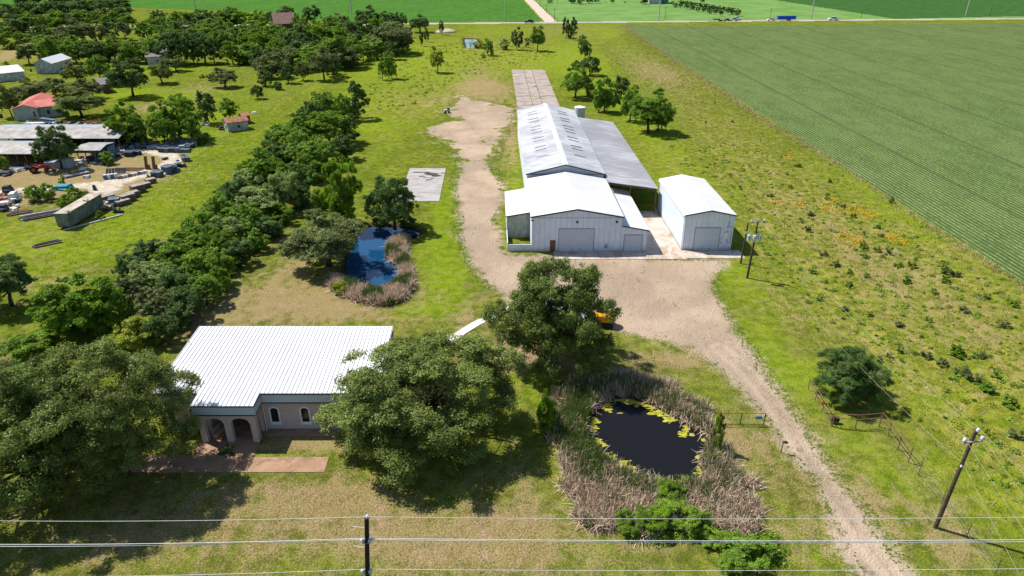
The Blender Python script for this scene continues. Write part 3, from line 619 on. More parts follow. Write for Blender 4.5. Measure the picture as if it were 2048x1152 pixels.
def fasc(a, b, d, mat, dz=(ZF+.0, 4.72)):        # vertical board from a to b
    m = MB(); m.prism([Wp(a[0],a[1],dz[0]), Wp(b[0],b[1],dz[0]), Wp(b[0],b[1],dz[1]), Wp(a[0],a[1],dz[1])], d); f = sub(m, 'fascia', mat, of, of)
    m = MB(); e = Vector(d).normalized()*-.03
    for z0, z1 in ((dz[0]-.07, dz[0]+.05), (dz[1]-.10, dz[1]+.05)):
        q = [Vector(Wp(a[0],a[1],z0))+e, Vector(Wp(b[0],b[1],z0))+e, Vector(Wp(b[0],b[1],z1))+e, Vector(Wp(a[0],a[1],z1))+e]; m.prism(q, Vector(d).normalized()*.028)
    sub(m, 'fascia_trim', M_trim, f, of)
fasc((PX0-.2, PY0-.22), (PX1+.2, PY0-.22), (0, .12, 0), M_fascia)
fasc((PX1+.2, PY0-.1), (PX1+.2, 57.8), (-.12, 0, 0), M_fasciay); fasc((PX0-.2, PY0-.1), (PX0-.2, 57.8), (.12, 0, 0), M_fasciay)
fasc((PX1+.23, 57.8), (OX1+.2, 57.8), (0, .12, 0), M_fascia); fasc((OX0-.2, 57.8), (PX0-.23, 57.8), (0, .12, 0), M_fascia)
fasc((OX0-.2, 57.95), (OX0-.2, OY1+.2), (.12, 0, 0), M_fasciay); fasc((OX1+.2, 57.95), (OX1+.2, OY1+.2), (-.12, 0, 0), M_fasciay)
def arch_pts(xc, w_, z0, z1, r, y, n=12):
    h = w_/2; pts = [(xc-h, z0), (xc+h, z0)] + [(xc+h*math.cos(PI*i/n), z1-r+r*math.sin(PI*i/n)) for i in range(n+1)]
    return [Vector(Wp(a, y, b)) for a, b in pts]
for xc in (-34.3, -31.9, -23.45, -20.25, -17.05, -13.9):

    m = MB(); out = arch_pts(xc, 1.1, .78, 2.95, .40, OY0-.05); inn = arch_pts(xc, .78, .98, 2.76, .30, OY0-.05); n = len(out)
    vs = out+inn+[p+Vector((0,.045,0)) for p in out]+[p+Vector((0,.045,0)) for p in inn]; fs = []
    for i in range(n):
        j = (i+1) % n; fs += [(i, j, n+j, n+i), (i, 2*n+i, 2*n+j, j), (n+i, n+j, 3*n+j, 3*n+i)]
    m.add(vs, fs); wd = sub(m, 'window', M_frame, of, of)
    m = MB(); m.prism(arch_pts(xc, .77, .99, 2.75, .295, OY0-.025), (0, .02, 0)); sub(m, 'pane', M_glass, wd, of)
    m = MB(); m.box(xc-.62, xc+.62, OY0-.12, OY0-.06, .68, .79, Wp); sub(m, 'sill', M_frame, wd, of)
m = MB(); m.box(-28.4, -26.6, 59.84, 59.89, .03, 2.3, Wp); d = sub(m, 'entrance_door', M_glass, of, of)
m = MB(); m.box(-28.5, -28.41, 59.8, 59.89, .03, 2.4, Wp); m.box(-26.59, -26.5, 59.8, 59.89, .03, 2.4, Wp); m.box(-27.53, -27.47, 59.8, 59.835, .03, 2.3, Wp); sub(m, 'door_frame', M_frame, d, of)
m = MB(); c0 = Wp(-24.5, OY0-.12, 0)
m.tube([(c0[0], c0[1], 3.6), (c0[0], c0[1], .25), (c0[0]+.05, c0[1]-.35, .08)], .055, 7); sub(m, 'downspout', M_frame, of, of)
m = MB(); c0 = Wp(-35.2, 67, 5.2); m.tube([(c0[0], c0[1], 5.1), (c0[0], c0[1], 5.7)], .05, 6); sub(m, 'roof_vent_pipe', M_frame, of, of)
# benches on the porch
def bench(x, y, r, label, mat):
    b = thing('garden_bench', label, 'bench', (*Wp(x, y)[:2], .06), r, 'benches on the office porch')
    m = MB(); m.rbox((0,0,.45), (1.5,.5,.07)); m.build('seat', mat, b, bevel=.01)
    m = MB(); m.rbox((0,.23,.72), (1.5,.06,.42), rx=-.15); m.build('backrest', mat, b, bevel=.01)
    for s in (-1, 1): m = MB(); m.rbox((s*.6,0,.21), (.1,.42,.42)); m.build('leg', mat, b)
bench(-29.3, 57.2, math.radians(75), 'pale bench on the office porch, against the left arcade side', simple('pale_bench', (.42,.38,.33), .8))
bench(-28.55, 56.75, math.radians(70), 'wooden bench in sun on the office porch, behind the left arch', simple('wood_bench', (.42,.20,.09), .8))
# ------------------------------------------------------------------ trees
def leaf_mat(name, dark, lite, tint, trans=.28, spot=.25):
    g = N(name); oi = g.n('ShaderNodeObjectInfo'); a = g.attr('tone'); p = g.pos()
    c = g.mix(a, dark, lite)
    n = g.noise(p, .35, 3, .6); c = g.mix(g.ss(n, .42, .66, 0, spot), c, tint)
    c = g.mix(g.math('MULTIPLY', oi.outputs['Random'], .35), c, tint)
    br = g.math('MULTIPLY_ADD', g.attr('bright'), .95, .38)
    hs = g.n('ShaderNodeHueSaturation'); g.l(c, hs.inputs['Color']); g.l(br, hs.inputs['Value']); c = hs.outputs[0]
    out = g.t.nodes['Material Output']; df = g.n('ShaderNodeBsdfDiffuse'); tr = g.n('ShaderNodeBsdfTranslucent'); gl = g.n('ShaderNodeBsdfGlossy')
    gl.inputs['Roughness'].default_value = .42; gl.inputs['Color'].default_value = (.75,.8,.75,1)
    g.l(c, df.inputs[0]); tc = g.mix(.5, c, tuple(k*1.6 for k in lite)); g.l(tc, tr.inputs[0])
    m1 = g.n('ShaderNodeMixShader'); m1.inputs[0].default_value = trans; g.l(df.outputs[0], m1.inputs[1]); g.l(tr.outputs[0], m1.inputs[2])
    m2 = g.n('ShaderNodeMixShader'); m2.inputs[0].default_value = .012; g.l(m1.outputs[0], m2.inputs[1]); g.l(gl.outputs[0], m2.inputs[2])
    g.l(m2.outputs[0], out.inputs[0]); return g.m
LM = {
 'oak': leaf_mat('live_oak_leaves', (0.083,0.124,0.026), (0.202,0.274,0.059), (0.229,0.247,0.064)),
 'greyoak': leaf_mat('olive_oak_leaves', (0.087,0.124,0.037), (0.210,0.256,0.085), (0.219,0.238,0.071)),
 'green': leaf_mat('green_leaves', (0.076,0.152,0.020), (0.210,0.368,0.039), (0.284,0.400,0.036)),
 'bright': leaf_mat('bright_leaves', (0.065,0.136,0.009), (0.177,0.319,0.017), (0.218,0.307,0.024), .40),
 'dark': leaf_mat('dark_leaves', (0.055,0.104,0.033), (0.133,0.211,0.053), (0.115,0.205,0.035)),
 'pale': leaf_mat('pale_vine_leaves', (0.164,0.221,0.067), (0.356,0.433,0.149), (0.230,0.328,0.060)),
 'yellow': leaf_mat('yellow_green_leaves', (0.183,0.238,0.021), (0.402,0.458,0.050), (0.293,0.312,0.042), .45),
}
M_bark = simple('bark', (.085,.068,.052), .9, .45, 2.5, bump=.5)
M_barkp = simple('pale_bark', (.30,.28,.25), .9, .35, 2.5)
HB = 0.96                                            # unit trees: crown centre at z = HB, crown semi-axes 1
def dome_ok(d, kind):
    if kind == 'dome': return d[2] > -.52
    if kind == 'oak': return d[2] > -.80
    if kind == 'bush': return d[2] > -.98
    return d[2] > -.8
def make_crown(seed, nleaf, leaf, kind='dome', nclump=110, cr=(.15, .27), bright_spread=1.0, gap=0.0):
    r = np.random.default_rng(seed)
    cl = []
    lobes = [(r.normal(size=3)) for _ in range(7)]; lobes = [l/np.linalg.norm(l) for l in lobes]
    while len(cl) < nclump:
        d = r.normal(size=3); d /= np.linalg.norm(d)
        if not dome_ok(d, kind): continue
        bump = max(0, max(float(d@l) for l in lobes)-.55)*.30 - gap*r.random()**2*.3
        rad = (.58+.24*r.random()+bump) if r.random() < .80 else .25+.4*r.random()
        c = d*rad
        if kind == 'cone': c[:2] *= (1.0-.55*(c[2]+.2)) if c[2] > -.2 else 1; c[2] *= 1.05
        if kind == 'tall': c[:2] *= .9
        cl.append((c, cr[0]+(cr[1]-cr[0])*r.random()))
    c0 = np.array([c for c, _ in cl]); r0 = np.array([q for _, q in cl]); cc_out = c0
    # second level: small twig sprays over the surface of each limb's foliage mass
    ns = int(min(1400, max(3*len(c0), nleaf/55))); kk = r.choice(len(c0), size=ns, p=r0**2/np.sum(r0**2))
    dd = r.normal(size=(ns, 3)); dd[:, 2] = np.abs(dd[:, 2])*.8-.45*r.random(ns); dd += c0[kk]*1.0; dd /= np.linalg.norm(dd, axis=1)[:, None]
    cc = c0[kk]+dd*(r0[kk]*(.55+.5*r.random(ns)))[:, None]*np.array([1, 1, 1.1]); rr = r0[kk]*(.24+.24*r.random(ns))*(1.0 if ns > 400 else 1.45)
    ct0 = r.random(len(c0)); cb0 = r.normal(size=len(c0))
    ctone = np.clip(.6*ct0[kk]+.4*r.random(ns), 0, 1); cb = np.clip(.5+.24*bright_spread*(cb0[kk]*.7+r.normal(size=ns)*.7), 0, 1)
    k = r.choice(ns, size=nleaf, p=rr**2/np.sum(rr**2))
    d = r.normal(size=(nleaf, 3)); d[:, 2] = np.abs(d[:, 2])*.9-.3*r.random(nleaf); d += cc[k]*.7; d /= np.linalg.norm(d, axis=1)[:, None]
    rad = rr[k]*(.25+.95*r.random(nleaf)**.8)
    pos = cc[k]+r.normal(size=(nleaf,3))*.012+d*rad[:, None]*np.array([1, 1, 1.1])
    n = d*.9+r.normal(size=(nleaf, 3))*.55; n[:, 2] += .35; n /= np.linalg.norm(n, axis=1)[:, None]
    t = np.cross(n, r.normal(size=(nleaf, 3))); t /= np.linalg.norm(t, axis=1)[:, None]; b = np.cross(n, t)
    s = leaf*(.55+.9*r.random(nleaf)); s1 = (s*1.25)[:, None]; s2 = (s*.62)[:, None]
    V = np.stack([pos-t*s1, pos-b*s2+t*s1*.1, pos+t*s1, pos+b*s2+t*s1*.1], 1).reshape(-1, 3)
    hx = np.percentile(np.hypot(V[:,0], V[:,1]), 99.85); hz = np.percentile(V[:,2], 99.7); V[:, :2] /= hx; V[:, 2] /= hz; cc_out = cc_out/np.array([hx, hx, hz])
    V[:, 2] += HB
    tone = np.repeat(np.clip(ctone[k]*.55+.45*r.random(nleaf), 0, 1), 4); br = np.repeat(cb[k], 4)
    Fq = np.arange(nleaf*4).reshape(-1, 4)
    return V, Fq, {'tone': tone, 'bright': br}, cc_out
def crown_mesh(name, *a, **k):
    V, Fq, at, cc = make_crown(*a, **k)
    me = mesh_np(name, V, Fq, LM['green'], False, at); me['n'] = 1
    return me, cc
def trunk_mesh(name, seed, cc, base=.055, lean=.1, fork=.45, nlimb=11):
    r = random.Random(seed); m = MB(); rs = list(range(len(cc))); r.shuffle(rs)
    fk = Vector((r.uniform(-lean, lean), r.uniform(-lean, lean), fork)); m.tube([(0,0,-.03), (fk.x*.3, fk.y*.3, fork*.5), fk], [base*1.35, base, base*.85], 8)
    for i in rs[:nlimb]:
        e = Vector(cc[i])*.96+Vector((0,0,HB)); mid = fk.lerp(e, .45)+Vector((r.uniform(-.1,.1), r.uniform(-.1,.1), -.12+r.uniform(-.05,.08)))
        q = mid.lerp(e, .5)+Vector((r.uniform(-.06,.06), r.uniform(-.06,.06), .05))
        m.tube([fk-Vector((0,0,.04)), mid, q, e], [base*.55, base*.34, base*.2, base*.08], 5)
        for _ in range(2):
            e2 = mid.lerp(e, .6)+Vector((r.uniform(-.3,.3), r.uniform(-.3,.3), r.uniform(.05,.3))); m.tube([q.lerp(mid, r.random()*.6), e2], [base*.16, base*.05], 4)
    me = bpy.data.meshes.new(name); me.from_pydata(m.v, [], m.f); me.materials.append(M_bark)
    for p in me.polygons: p.use_smooth = True
    return me
LIB = {}
def lib(key, seed, nleaf, leaf, kind, nclump, cr, base=.05, fork=.4, nlimb=11, lean=.1, bs=1.0, gap=0.):
    c, cc = crown_mesh('crown', seed, nleaf, leaf, kind, nclump, cr, bs, gap)
    LIB[key] = (c, trunk_mesh('trunk', seed, cc, base, lean, fork, nlimb))
lib('O1', 1, 135000, .0105, 'oak', 120, (.12,.22), .045, .5, 26, gap=.9); lib('O2', 2, 135000, .0105, 'oak', 125, (.12,.21), .045, .5, 26, gap=1.0); lib('O3', 3, 120000, .0115, 'oak', 105, (.12,.22), .05, .5, 26, gap=1.1); lib('O4', 14, 110000, .0115, 'oak', 120, (.12,.21), .05, .5, 26, gap=.9)
lib('P1', 4, 42000, .019, 'dome', 60, (.14,.25), .05, .6, 18, gap=.7); lib('P2', 5, 42000, .019, 'dome', 62, (.13,.23), .05, .6, 18, gap=1.); lib('P3', 6, 34000, .024, 'tall', 55, (.14,.24), .04, .5, 16, gap=1.2)
for i in range(6): lib('M%d' % i, 20+i, 26000, .027, 'full', 62+6*i, (.17,.29), .05, .5, 9, gap=.5)
for i in range(3): lib('B%d' % i, 40+i, 17000, .034, 'bush', 44, (.18,.32), .05, .3, 6, gap=.5)
for i in range(6): lib('F%d' % i, 60+i, 6500, .056, 'full' if i % 2 else 'oak', 46, (.20,.33), .05, .5, 6, gap=.5)
lib('J0', 80, 15000, .036, 'cone', 60, (.14,.24), .06, .3, 6); lib('C0', 81, 4200, .075, 'cone', 28, (.2,.3), .06, .3, 5); lib('S0', 90, 3200, .085, 'bush', 24, (.2,.36), .04, .2, 4, gap=.5); lib('S1', 91, 3200, .085, 'bush', 20, (.2,.36), .04, .2, 4, gap=.8)
def fit(u, vt, vb, w, cb):
    """base point, radius and vertical semi-axis of a crown that fills the given bbox of the photo"""
    fr = math.sqrt(1-0) ; y = P(u, vb)[1]+1; k = 3.0
    for it in range(60):
        zc = HB*k; d = y*cT+(H-zc)*sT; r = w/2*d/F*1.02
        vs = []
        for i in range(40):
            a = -math.asin(cb)+ (PI+2*math.asin(cb))*i/39
            vs.append(proj(0, y+r*math.cos(a), zc+k*math.sin(a))[1])
        for yy in (-r, r): vs.append(proj(0, y+yy*math.sqrt(1-cb*cb), zc-cb*k)[1])
        e0 = min(vs)-vt; e1 = max(vs)-vb
        y += .35*(e1+e0)*d/F/ max(.25, (H-zc)/math.hypot(y, H))*.5
        k += .30*(e0-e1)*d/F; k = max(k, .48*r, .4)
    x = (u-1024)/F*(y*cT+(H-HB*k)*sT)
    return x, y, r, k
KNAME = {'oak': 'live_oak', 'greyoak': 'olive_oak', 'green': 'green_tree', 'bright': 'bright_green_tree', 'dark': 'dark_evergreen', 'pale': 'vine_covered_tree', 'yellow': 'yellow_green_tree'}
made = []
def tree(u, vt, vb, w, key, mat, label=None, group=None, name=None, cat='tree', cb=None, bark=None, trunk=True):
    kind_cb = .85 if key[0] == 'O' else .55 if key[0] in 'P' and key != 'P3' else (.98 if key[0] in 'BS' else .8)
    if key[0] == 'F' and int(key[1]) % 2 == 0: kind_cb = .55
    x, y, r, k = fit(u, vt, vb, w, cb or kind_cb)
    cm, tm = LIB[key]
    bush = key[0] in 'BS'
    t = bpy.data.objects.new(name or (KNAME[mat] if not bush else 'shrub'), None); C.objects.link(t)
    t.location = (x, y, -.45*k*0 if not bush else -.22*k); t.rotation_euler = (0, 0, random.uniform(0, 6.28)); t.scale = (r/.98, r/.98, k/.98)
    t['category'] = cat
    if group: t['group'] = group
    c = bpy.data.objects.new('crown', cm); C.objects.link(c); c.parent = t
    c.material_slots[0].link = 'OBJECT'; c.material_slots[0].material = LM[mat]
    if trunk:
        b = bpy.data.objects.new('trunk', tm); C.objects.link(b); b.parent = t
        if bark: b.material_slots[0].link = 'OBJECT'; b.material_slots[0].material = bark
    t['label'] = label or ''
    made.append((t, mat, group, key, r, k, bush)); return t
# foreground oaks
tree(214, 676, 1010, 352, 'O1', 'oak', 'huge spreading live oak covering the left end of the office roof', name='live_oak')
tree(18, 715, 1060, 360, 'O4', 'oak', 'huge live oak cut by the left edge of the photo, in front of the lawn', name='live_oak')
tree(852, 655, 965, 412, 'O2', 'oak', 'huge live oak hiding the right end of the office', name='live_oak')
tree(1112, 516, 758, 276, 'O3', 'oak', 'big live oak between the gravel yard and the front pond, vehicles beneath it', name='live_oak')
tree(1702, 690, 818, 166, 'O3', 'dark', 'round dark tree behind the pipe fence at the entrance', name='dark_round_tree')
tree(652, 422, 545, 186, 'P1', 'greyoak', 'olive green oak leaning over the left side of the back pond', name='live_oak')
tree(678, 322, 452, 98, 'P3', 'bright', 'tall bright green tree standing behind the back pond', name='cottonwood')
tree(786, 353, 455, 116, 'P2', 'dark', 'dark wide oak between the back pond and the square concrete pad', name='live_oak')
tree(5, 503, 618, 135, 'P1', 'dark', 'dark oak cut by the left edge beside the mown strip', name='live_oak')
tree(142, 553, 700, 200, 'P3', 'bright', 'large bright green tree with big leaves behind the left foreground oak', name='broadleaf_tree', trunk=True)
tree(272, 620, 705, 118, 'B0', 'yellow', 'low yellow green shrub tree at the near end of the hedgerow')
tree(50, 650, 730, 120, 'B1', 'bright', 'bright shrub left of the big-leaved tree behind the foreground oaks')
# hedgerow, far end to near end
HG = 'trees of the hedgerow along the property line'
HR = [(712,166,232,48,'J0','dark'),(682,190,240,44,'M0','green'),(648,188,236,52,'M1','green'),(622,205,258,50,'M2','dark'),(693,232,282,48,'M3','dark'),(655,222,292,92,'M4','bright'),(600,228,292,70,'M5','green'),(684,268,315,56,'M0','dark'),(640,282,335,70,'M1','green'),(572,250,322,80,'M2','green'),(602,285,352,90,'M3','green'),(548,285,352,74,'M4','dark'),(630,318,362,50,'B0','green'),(528,302,385,92,'M5','bright'),(592,330,395,72,'M0','dark'),(566,346,420,70,'M1','pale'),(604,372,412,40,'B1','dark'),(495,342,398,64,'M2','pale'),(452,372,408,46,'B2','green'),(474,358,425,70,'M3','dark'),(520,372,440,92,'M4','pale'),(556,400,446,58,'B0','bright'),(436,392,452,70,'M5','green'),(490,408,478,88,'M0','green'),(538,428,474,50,'B1','dark'),(452,424,492,72,'B2','pale'),(404,424,488,66,'M2','green'),(512,452,500,52,'B0','green'),(424,456,525,84,'M3','bright'),(470,472,528,58,'B1','dark'),(372,456,522,72,'M4','green'),(298,478,545,88,'M5','dark'),(350,478,552,80,'M0','green'),(450,498,545,50,'B2','green'),(402,498,568,80,'M1','green'),(262,512,572,52,'M2','dark'),(300,522,600,92,'M3','pale'),(435,528,585,48,'B0','bright'),(358,528,602,76,'B2','dark'),(408,548,612,66,'M4','green'),(252,552,622,72,'M5','greyoak'),(312,572,650,92,'M0','greyoak'),(372,572,640,72,'M1','dark'),(350,602,662,62,'B1','dark'),(232,590,660,50,'M2','green'),(318,630,690,58,'M3','dark')]
for i, (u, vt, vb, w_, key, mt) in enumerate(HR): tree(u, vt-2, vb+4, w_*1.22, key, mt, group=HG)
# right of the gravel drive and round the far field
RG = 'trees standing behind the warehouse'
for a in [(1034,54,92,28,'F0','greyoak'),(1075,53,94,36,'P2','green'),(1052,72,96,16,'S1','pale'),(1133,35,74,20,'F1','dark'),(1147,35,78,18,'F3','dark'),(1140,52,76,14,'S0','dark'),(1165,70,99,23,'M0','dark'),(1171,83,115,25,'M1','dark'),(1181,113,150,46,'M2','dark'),(1153,118,140,22,'B0','dark'),(1152,137,190,70,'P2','green'),(1180,165,195,26,'B1','green'),(1243,152,195,40,'M3','dark'),(1210,156,222,62,'P3','green'),(1262,172,240,50,'M4','green'),(1300,178,258,98,'P1','green'),(1318,200,262,62,'M5','bright')]:
    tree(*a, group=RG)
# far pasture
FG = 'scattered trees in the far pasture'
for a in [(839,30,60,46,'P1','dark'),(821,55,74,13,'C0','dark'),(842,57,90,11,'C0','dark'),(853,54,82,12,'C0','dark'),(883,41,68,12,'F1','dark'),(874,93,137,37,'P1','yellow'),(976,79,106,25,'F2','green'),(956,79,97,24,'B0','yellow'),(1010,76,100,24,'B1','pale'),(967,104,116,12,'S0','green'),(782,105,155,33,'P3','green'),(764,120,158,22,'F3','green'),(748,92,114,22,'B0','dark'),(784,83,118,44,'M0','dark'),(1100,0,6,14,'F1','green')]:
    tree(*a, group=FG)
# lawn trees and trees round the houses on the left
LG = 'trees round the houses on the left'
for a in [(258,118,185,84,'P2','dark'),(320,122,162,56,'P1','oak'),(350,112,140,52,'P1','oak'),(447,134,171,64,'P1','greyoak'),(403,148,156,14,'S0','green'),(514,170,197,28,'M2','dark'),(555,160,180,20,'B1','dark'),(530,140,172,36,'M3','dark'),(574,125,165,34,'M4','dark'),(604,124,160,34,'M5','greyoak'),(540,102,155,80,'M0','greyoak'),(575,95,140,70,'M1','greyoak'),(645,97,152,60,'P1','greyoak'),(665,105,152,44,'M3','dark'),(195,112,157,50,'P2','green'),(150,125,162,52,'P1','oak'),(160,157,198,86,'P1','greyoak'),(158,180,234,104,'P1','oak'),(60,160,202,88,'P1','greyoak'),(105,155,192,56,'M2','greyoak'),(15,172,226,46,'P2','oak'),(62,185,205,50,'B1','green'),(225,140,172,40,'M1','dark'),
          (250,205,288,84,'M0','bright'),(268,228,292,60,'M4','green'),(350,195,280,98,'M1','bright'),(322,225,290,60,'M2','green'),(378,222,285,54,'M5','green'),(412,182,245,46,'M3','dark'),(457,197,238,42,'M4','bright'),(347,262,292,36,'B0','pale'),(402,258,288,38,'B1','green'),(112,252,330,86,'P2','dark'),(5,310,345,22,'B2','bright'),(122,348,369,13,'S0','yellow'),(216,300,330,30,'B1','green'),(92,362,402,42,'B0','green'),(62,368,405,36,'B2','green'),(150,372,405,36,'B1','bright'),(130,385,418,44,'B0','bright'),(165,378,402,32,'B2','green'),(52,82,122,46,'P1','dark'),(15,120,150,34,'B0','bright'),(30,137,152,16,'S1','bright'),(205,292,300,14,'S0','green'),(385,412,420,10,'S0','green'),(300,345,358,24,'S1','green'),(318,340,352,18,'S0','green'),(232,412,425,18,'S0','dark'),(198,420,440,24,'S1','green')]:
    tree(*a, group=LG)
# the woods
WG = 'trees of the woods at the far left'
WL = [(150,42,78,66,'P1','greyoak'),(190,44,74,36,'F0','greyoak'),(225,40,66,34,'F2','dark'),(247,46,70,28,'F4','greyoak'),(286,45,66,23,'F2','dark'),(316,22,42,28,'F1','dark'),(80,50,85,40,'M0','dark'),(112,58,80,34,'M1','green'),(28,40,66,52,'M2','dark'),(102,78,120,52,'M3','bright'),(148,84,120,44,'M4','bright'),(185,84,118,36,'F3','green'),(225,76,115,40,'M5','green'),(215,86,112,28,'F1','bright'),(265,80,120,46,'M0','green'),(300,82,118,32,'F5','green'),(352,63,122,72,'M1','dark'),(405,68,120,52,'M2','dark'),(440,60,100,46,'M3','green'),(463,84,123,42,'M4','bright'),(500,88,118,38,'M5','bright'),(330,48,82,50,'M0','green'),(372,44,76,46,'M1','dark'),(415,40,72,46,'M2','green'),(455,42,78,44,'F1','green'),(599,52,108,66,'M5','dark'),(560,56,98,54,'M0','green'),(520,66,106,50,'M1','bright'),(640,52,92,56,'M2','bright'),(672,74,130,76,'M3','green'),(705,72,120,46,'M4','green'),(690,48,80,56,'M5','green'),(717,34,76,54,'P1','dark'),(733,14,48,48,'P1','dark'),(770,25,50,50,'M0','dark'),(752,38,70,36,'M1','bright'),(782,48,102,78,'M2','greyoak'),(803,60,98,40,'M3','dark'),(765,62,96,42,'M4','green'),(574,15,42,36,'F0','dark'),(624,13,46,38,'F3','dark'),(600,32,56,32,'F1','green'),(545,26,48,30,'F4','dark'),(520,24,46,34,'F1','green'),(480,24,50,42,'F3','green'),(450,22,48,40,'F5','dark'),(422,24,46,36,'F1','dark'),(390,28,50,44,'F3','dark'),(355,26,52,42,'F5','green'),(500,44,70,40,'F0','green'),(535,45,75,38,'F2','bright'),(660,34,62,38,'F4','green'),(800,28,50,30,'F1','dark'),(245,12,34,34,'F0','dark'),(205,2,28,46,'F1','dark'),(165,4,30,44,'F2','dark'),(128,6,32,40,'F3','dark'),(92,6,34,44,'F4','dark'),(50,8,36,44,'F5','dark'),(14,10,38,44,'F0','dark'),(235,0,14,40,'F3','dark'),(205,-6,14,40,'F5','dark'),(130,-8,12,60,'F1','dark'),(60,-10,12,60,'F3','dark'),(255,28,48,30,'F2','green'),(225,24,46,34,'F4','bright'),(190,24,46,34,'F1','green'),(155,24,46,34,'F3','green'),(120,28,52,40,'F5','bright'),(85,32,56,38,'F1','green'),(55,30,54,34,'F2','bright'),(10,55,85,40,'F4','green'),(45,62,80,30,'S0','bright'),(75,80,95,26,'S1','bright'),(20,80,94,30,'S0','yellow'),(60,92,104,22,'S1','green'),(130,76,92,22,'S0','green'),(165,72,84,14,'S1','green'),(188,76,86,13,'S0','green'),(227,73,92,20,'F1','green'),(290,98,122,34,'F3','green'),(318,92,120,34,'F1','dark'),(250,95,120,30,'F5','bright'),(385,90,122,34,'F1','green'),(425,92,122,34,'F3','dark'),(485,104,124,28,'S0','bright'),(515,100,132,34,'F5','dark'),(700,98,130,30,'F1','dark'),(725,92,116,24,'F3','green'),(330,36,56,30,'F1','green'),(300,42,66,26,'F5','bright'),(665,118,142,26,'F1','dark'),(495,66,94,36,'M1','bright'),(468,64,92,34,'F1','dark'),(550,82,112,40,'M5','bright'),(620,90,122,40,'M0','green'),(740,74,98,28,'F5','green'),(-20,40,80,50,'F1','dark'),(-30,90,130,50,'F3','green')]
for a in WL: tree(a[0], a[1]-2, a[2]+5, a[3]*1.22, a[4], a[5], group=WG)
rw = random.Random(5)
WPOLY = [np.array(q, float) for q in ([(240,40),(470,22),(700,22),(815,50),(790,92),(700,118),(640,125),(560,118),(500,108),(400,104),(330,104),(300,60)], [(0,2),(250,4),(245,26),(120,40),(0,40)], [(60,96),(140,100),(300,104),(330,88),(300,80),(240,92),(100,84)])]
nfill = 0
for pg, n_ in zip(WPOLY, (52, 22, 12)):
    cnt = 0
    while cnt < n_:
        u, v = rw.uniform(pg[:,0].min(), pg[:,0].max()), rw.uniform(pg[:,1].min(), pg[:,1].max())
        if sdpoly(np.array([u]), np.array([v]), pg)[0] < 0: continue
        ht = 17+v*.17; tree(u, v-ht*.5, v+ht*.62, ht*1.75, 'F%d' % rw.randrange(6), ('dark', 'green', 'bright', 'greyoak', 'green')[nfill % 5], group=WG); cnt += 1; nfill += 1
# orchard rows along the lane beyond the road
OG = 'small trees in two rows along the far lane'
for i in range(13):
    t = i/12; tree(1362+(1476-1362)*t, 0+17*t, 9+21*t, 13, 'F%d' % (i % 6), 'dark', group=OG)
for i in range(9):
    t = i/8; tree(1350+(1442-1350)*t, 5+15*t, 13+17*t, 12, 'F%d' % ((i+2) % 6), 'dark', group=OG)
FB = 'far trees beyond the road'
for a in [(1145,-6,5,18,'F0','dark'),(1162,-6,6,16,'F2','dark'),(1178,-5,6,18,'F1','dark'),(1194,-5,6,14,'F3','dark'),(1225,-4,6,10,'F1','green'),(1288,-6,6,20,'F0','dark'),(1300,-2,5,10,'F2','dark'),(1345,2,7,6,'F1','dark'),(1212,3,5,4,'S0','dark'),(1250,2,6,5,'S0','green'),(1405,-2,5,12,'F3','dark')]: tree(*a, group=FB)
# shrubs of the weedy pasture on the right
SG = 'low shrubs in the weedy pasture'
SR = [(1687,407,412,10,'greyoak'),(1706,424,434,14,'greyoak'),(1757,447,455,12,'greyoak'),(1727,460,469,11,'greyoak'),(1763,465,472,12,'greyoak'),(1775,494,507,20,'greyoak'),(1728,480,496,18,'green'),(1753,493,502,18,'greyoak'),(1731,506,515,14,'green'),(1614,450,462,18,'greyoak'),(1622,420,430,16,'greyoak'),(1600,432,443,16,'green'),(1700,536,546,14,'green'),(1735,545,555,16,'greyoak'),(1797,522,532,18,'green'),(1822,520,534,22,'green'),(1890,527,540,20,'green'),(1895,535,550,26,'greyoak'),(1912,540,552,18,'greyoak'),(1893,550,565,26,'bright'),(1814,550,565,18,'bright'),(1870,575,588,16,'green'),(1648,500,510,18,'greyoak'),(1672,520,530,22,'greyoak'),(1625,535,545,18,'green'),(1700,560,572,18,'greyoak'),(1916,688,712,36,'bright'),(1850,700,716,26,'greyoak'),(1885,715,730,26,'greyoak'),(1802,690,705,16,'greyoak'),(1925,730,748,30,'greyoak'),(1945,745,765,34,'greyoak'),(1975,760,780,36,'green'),(1990,735,752,28,'green'),(1960,700,715,24,'greyoak'),(1778,702,715,16,'greyoak'),(1760,712,722,14,'greyoak'),(1575,342,348,10,'green'),(1596,325,332,14,'bright'),(1580,368,375,11,'bright'),(1465,238,243,6,'greyoak'),(1411,240,246,6,'greyoak'),(1430,200,205,4,'greyoak'),(1480,370,377,10,'greyoak'),(1540,385,392,12,'green'),(1655,385,398,14,'green'),(1784,392,404,12,'bright'),(1562,310,314,6,'green'),(1660,355,363,9,'green'),(2010,640,655,26,'greyoak'),(2030,600,612,22,'green'),(1975,585,596,20,'greyoak'),(1930,610,624,22,'greyoak'),(1860,630,642,20,'green'),(1800,640,652,20,'greyoak'),(1740,620,630,18,'green'),(1690,610,620,16,'greyoak'),(1640,590,600,16,'green'),(2020,790,810,36,'green'),(2035,855,875,34,'greyoak')]
for i, (u, vt, vb, w_, mt) in enumerate(SR): tree(u, vt, vb+2, w_*1.15, 'S%d' % (i % 2), mt, group=SG, cat='shrub', name='pasture_shrub', trunk=False)
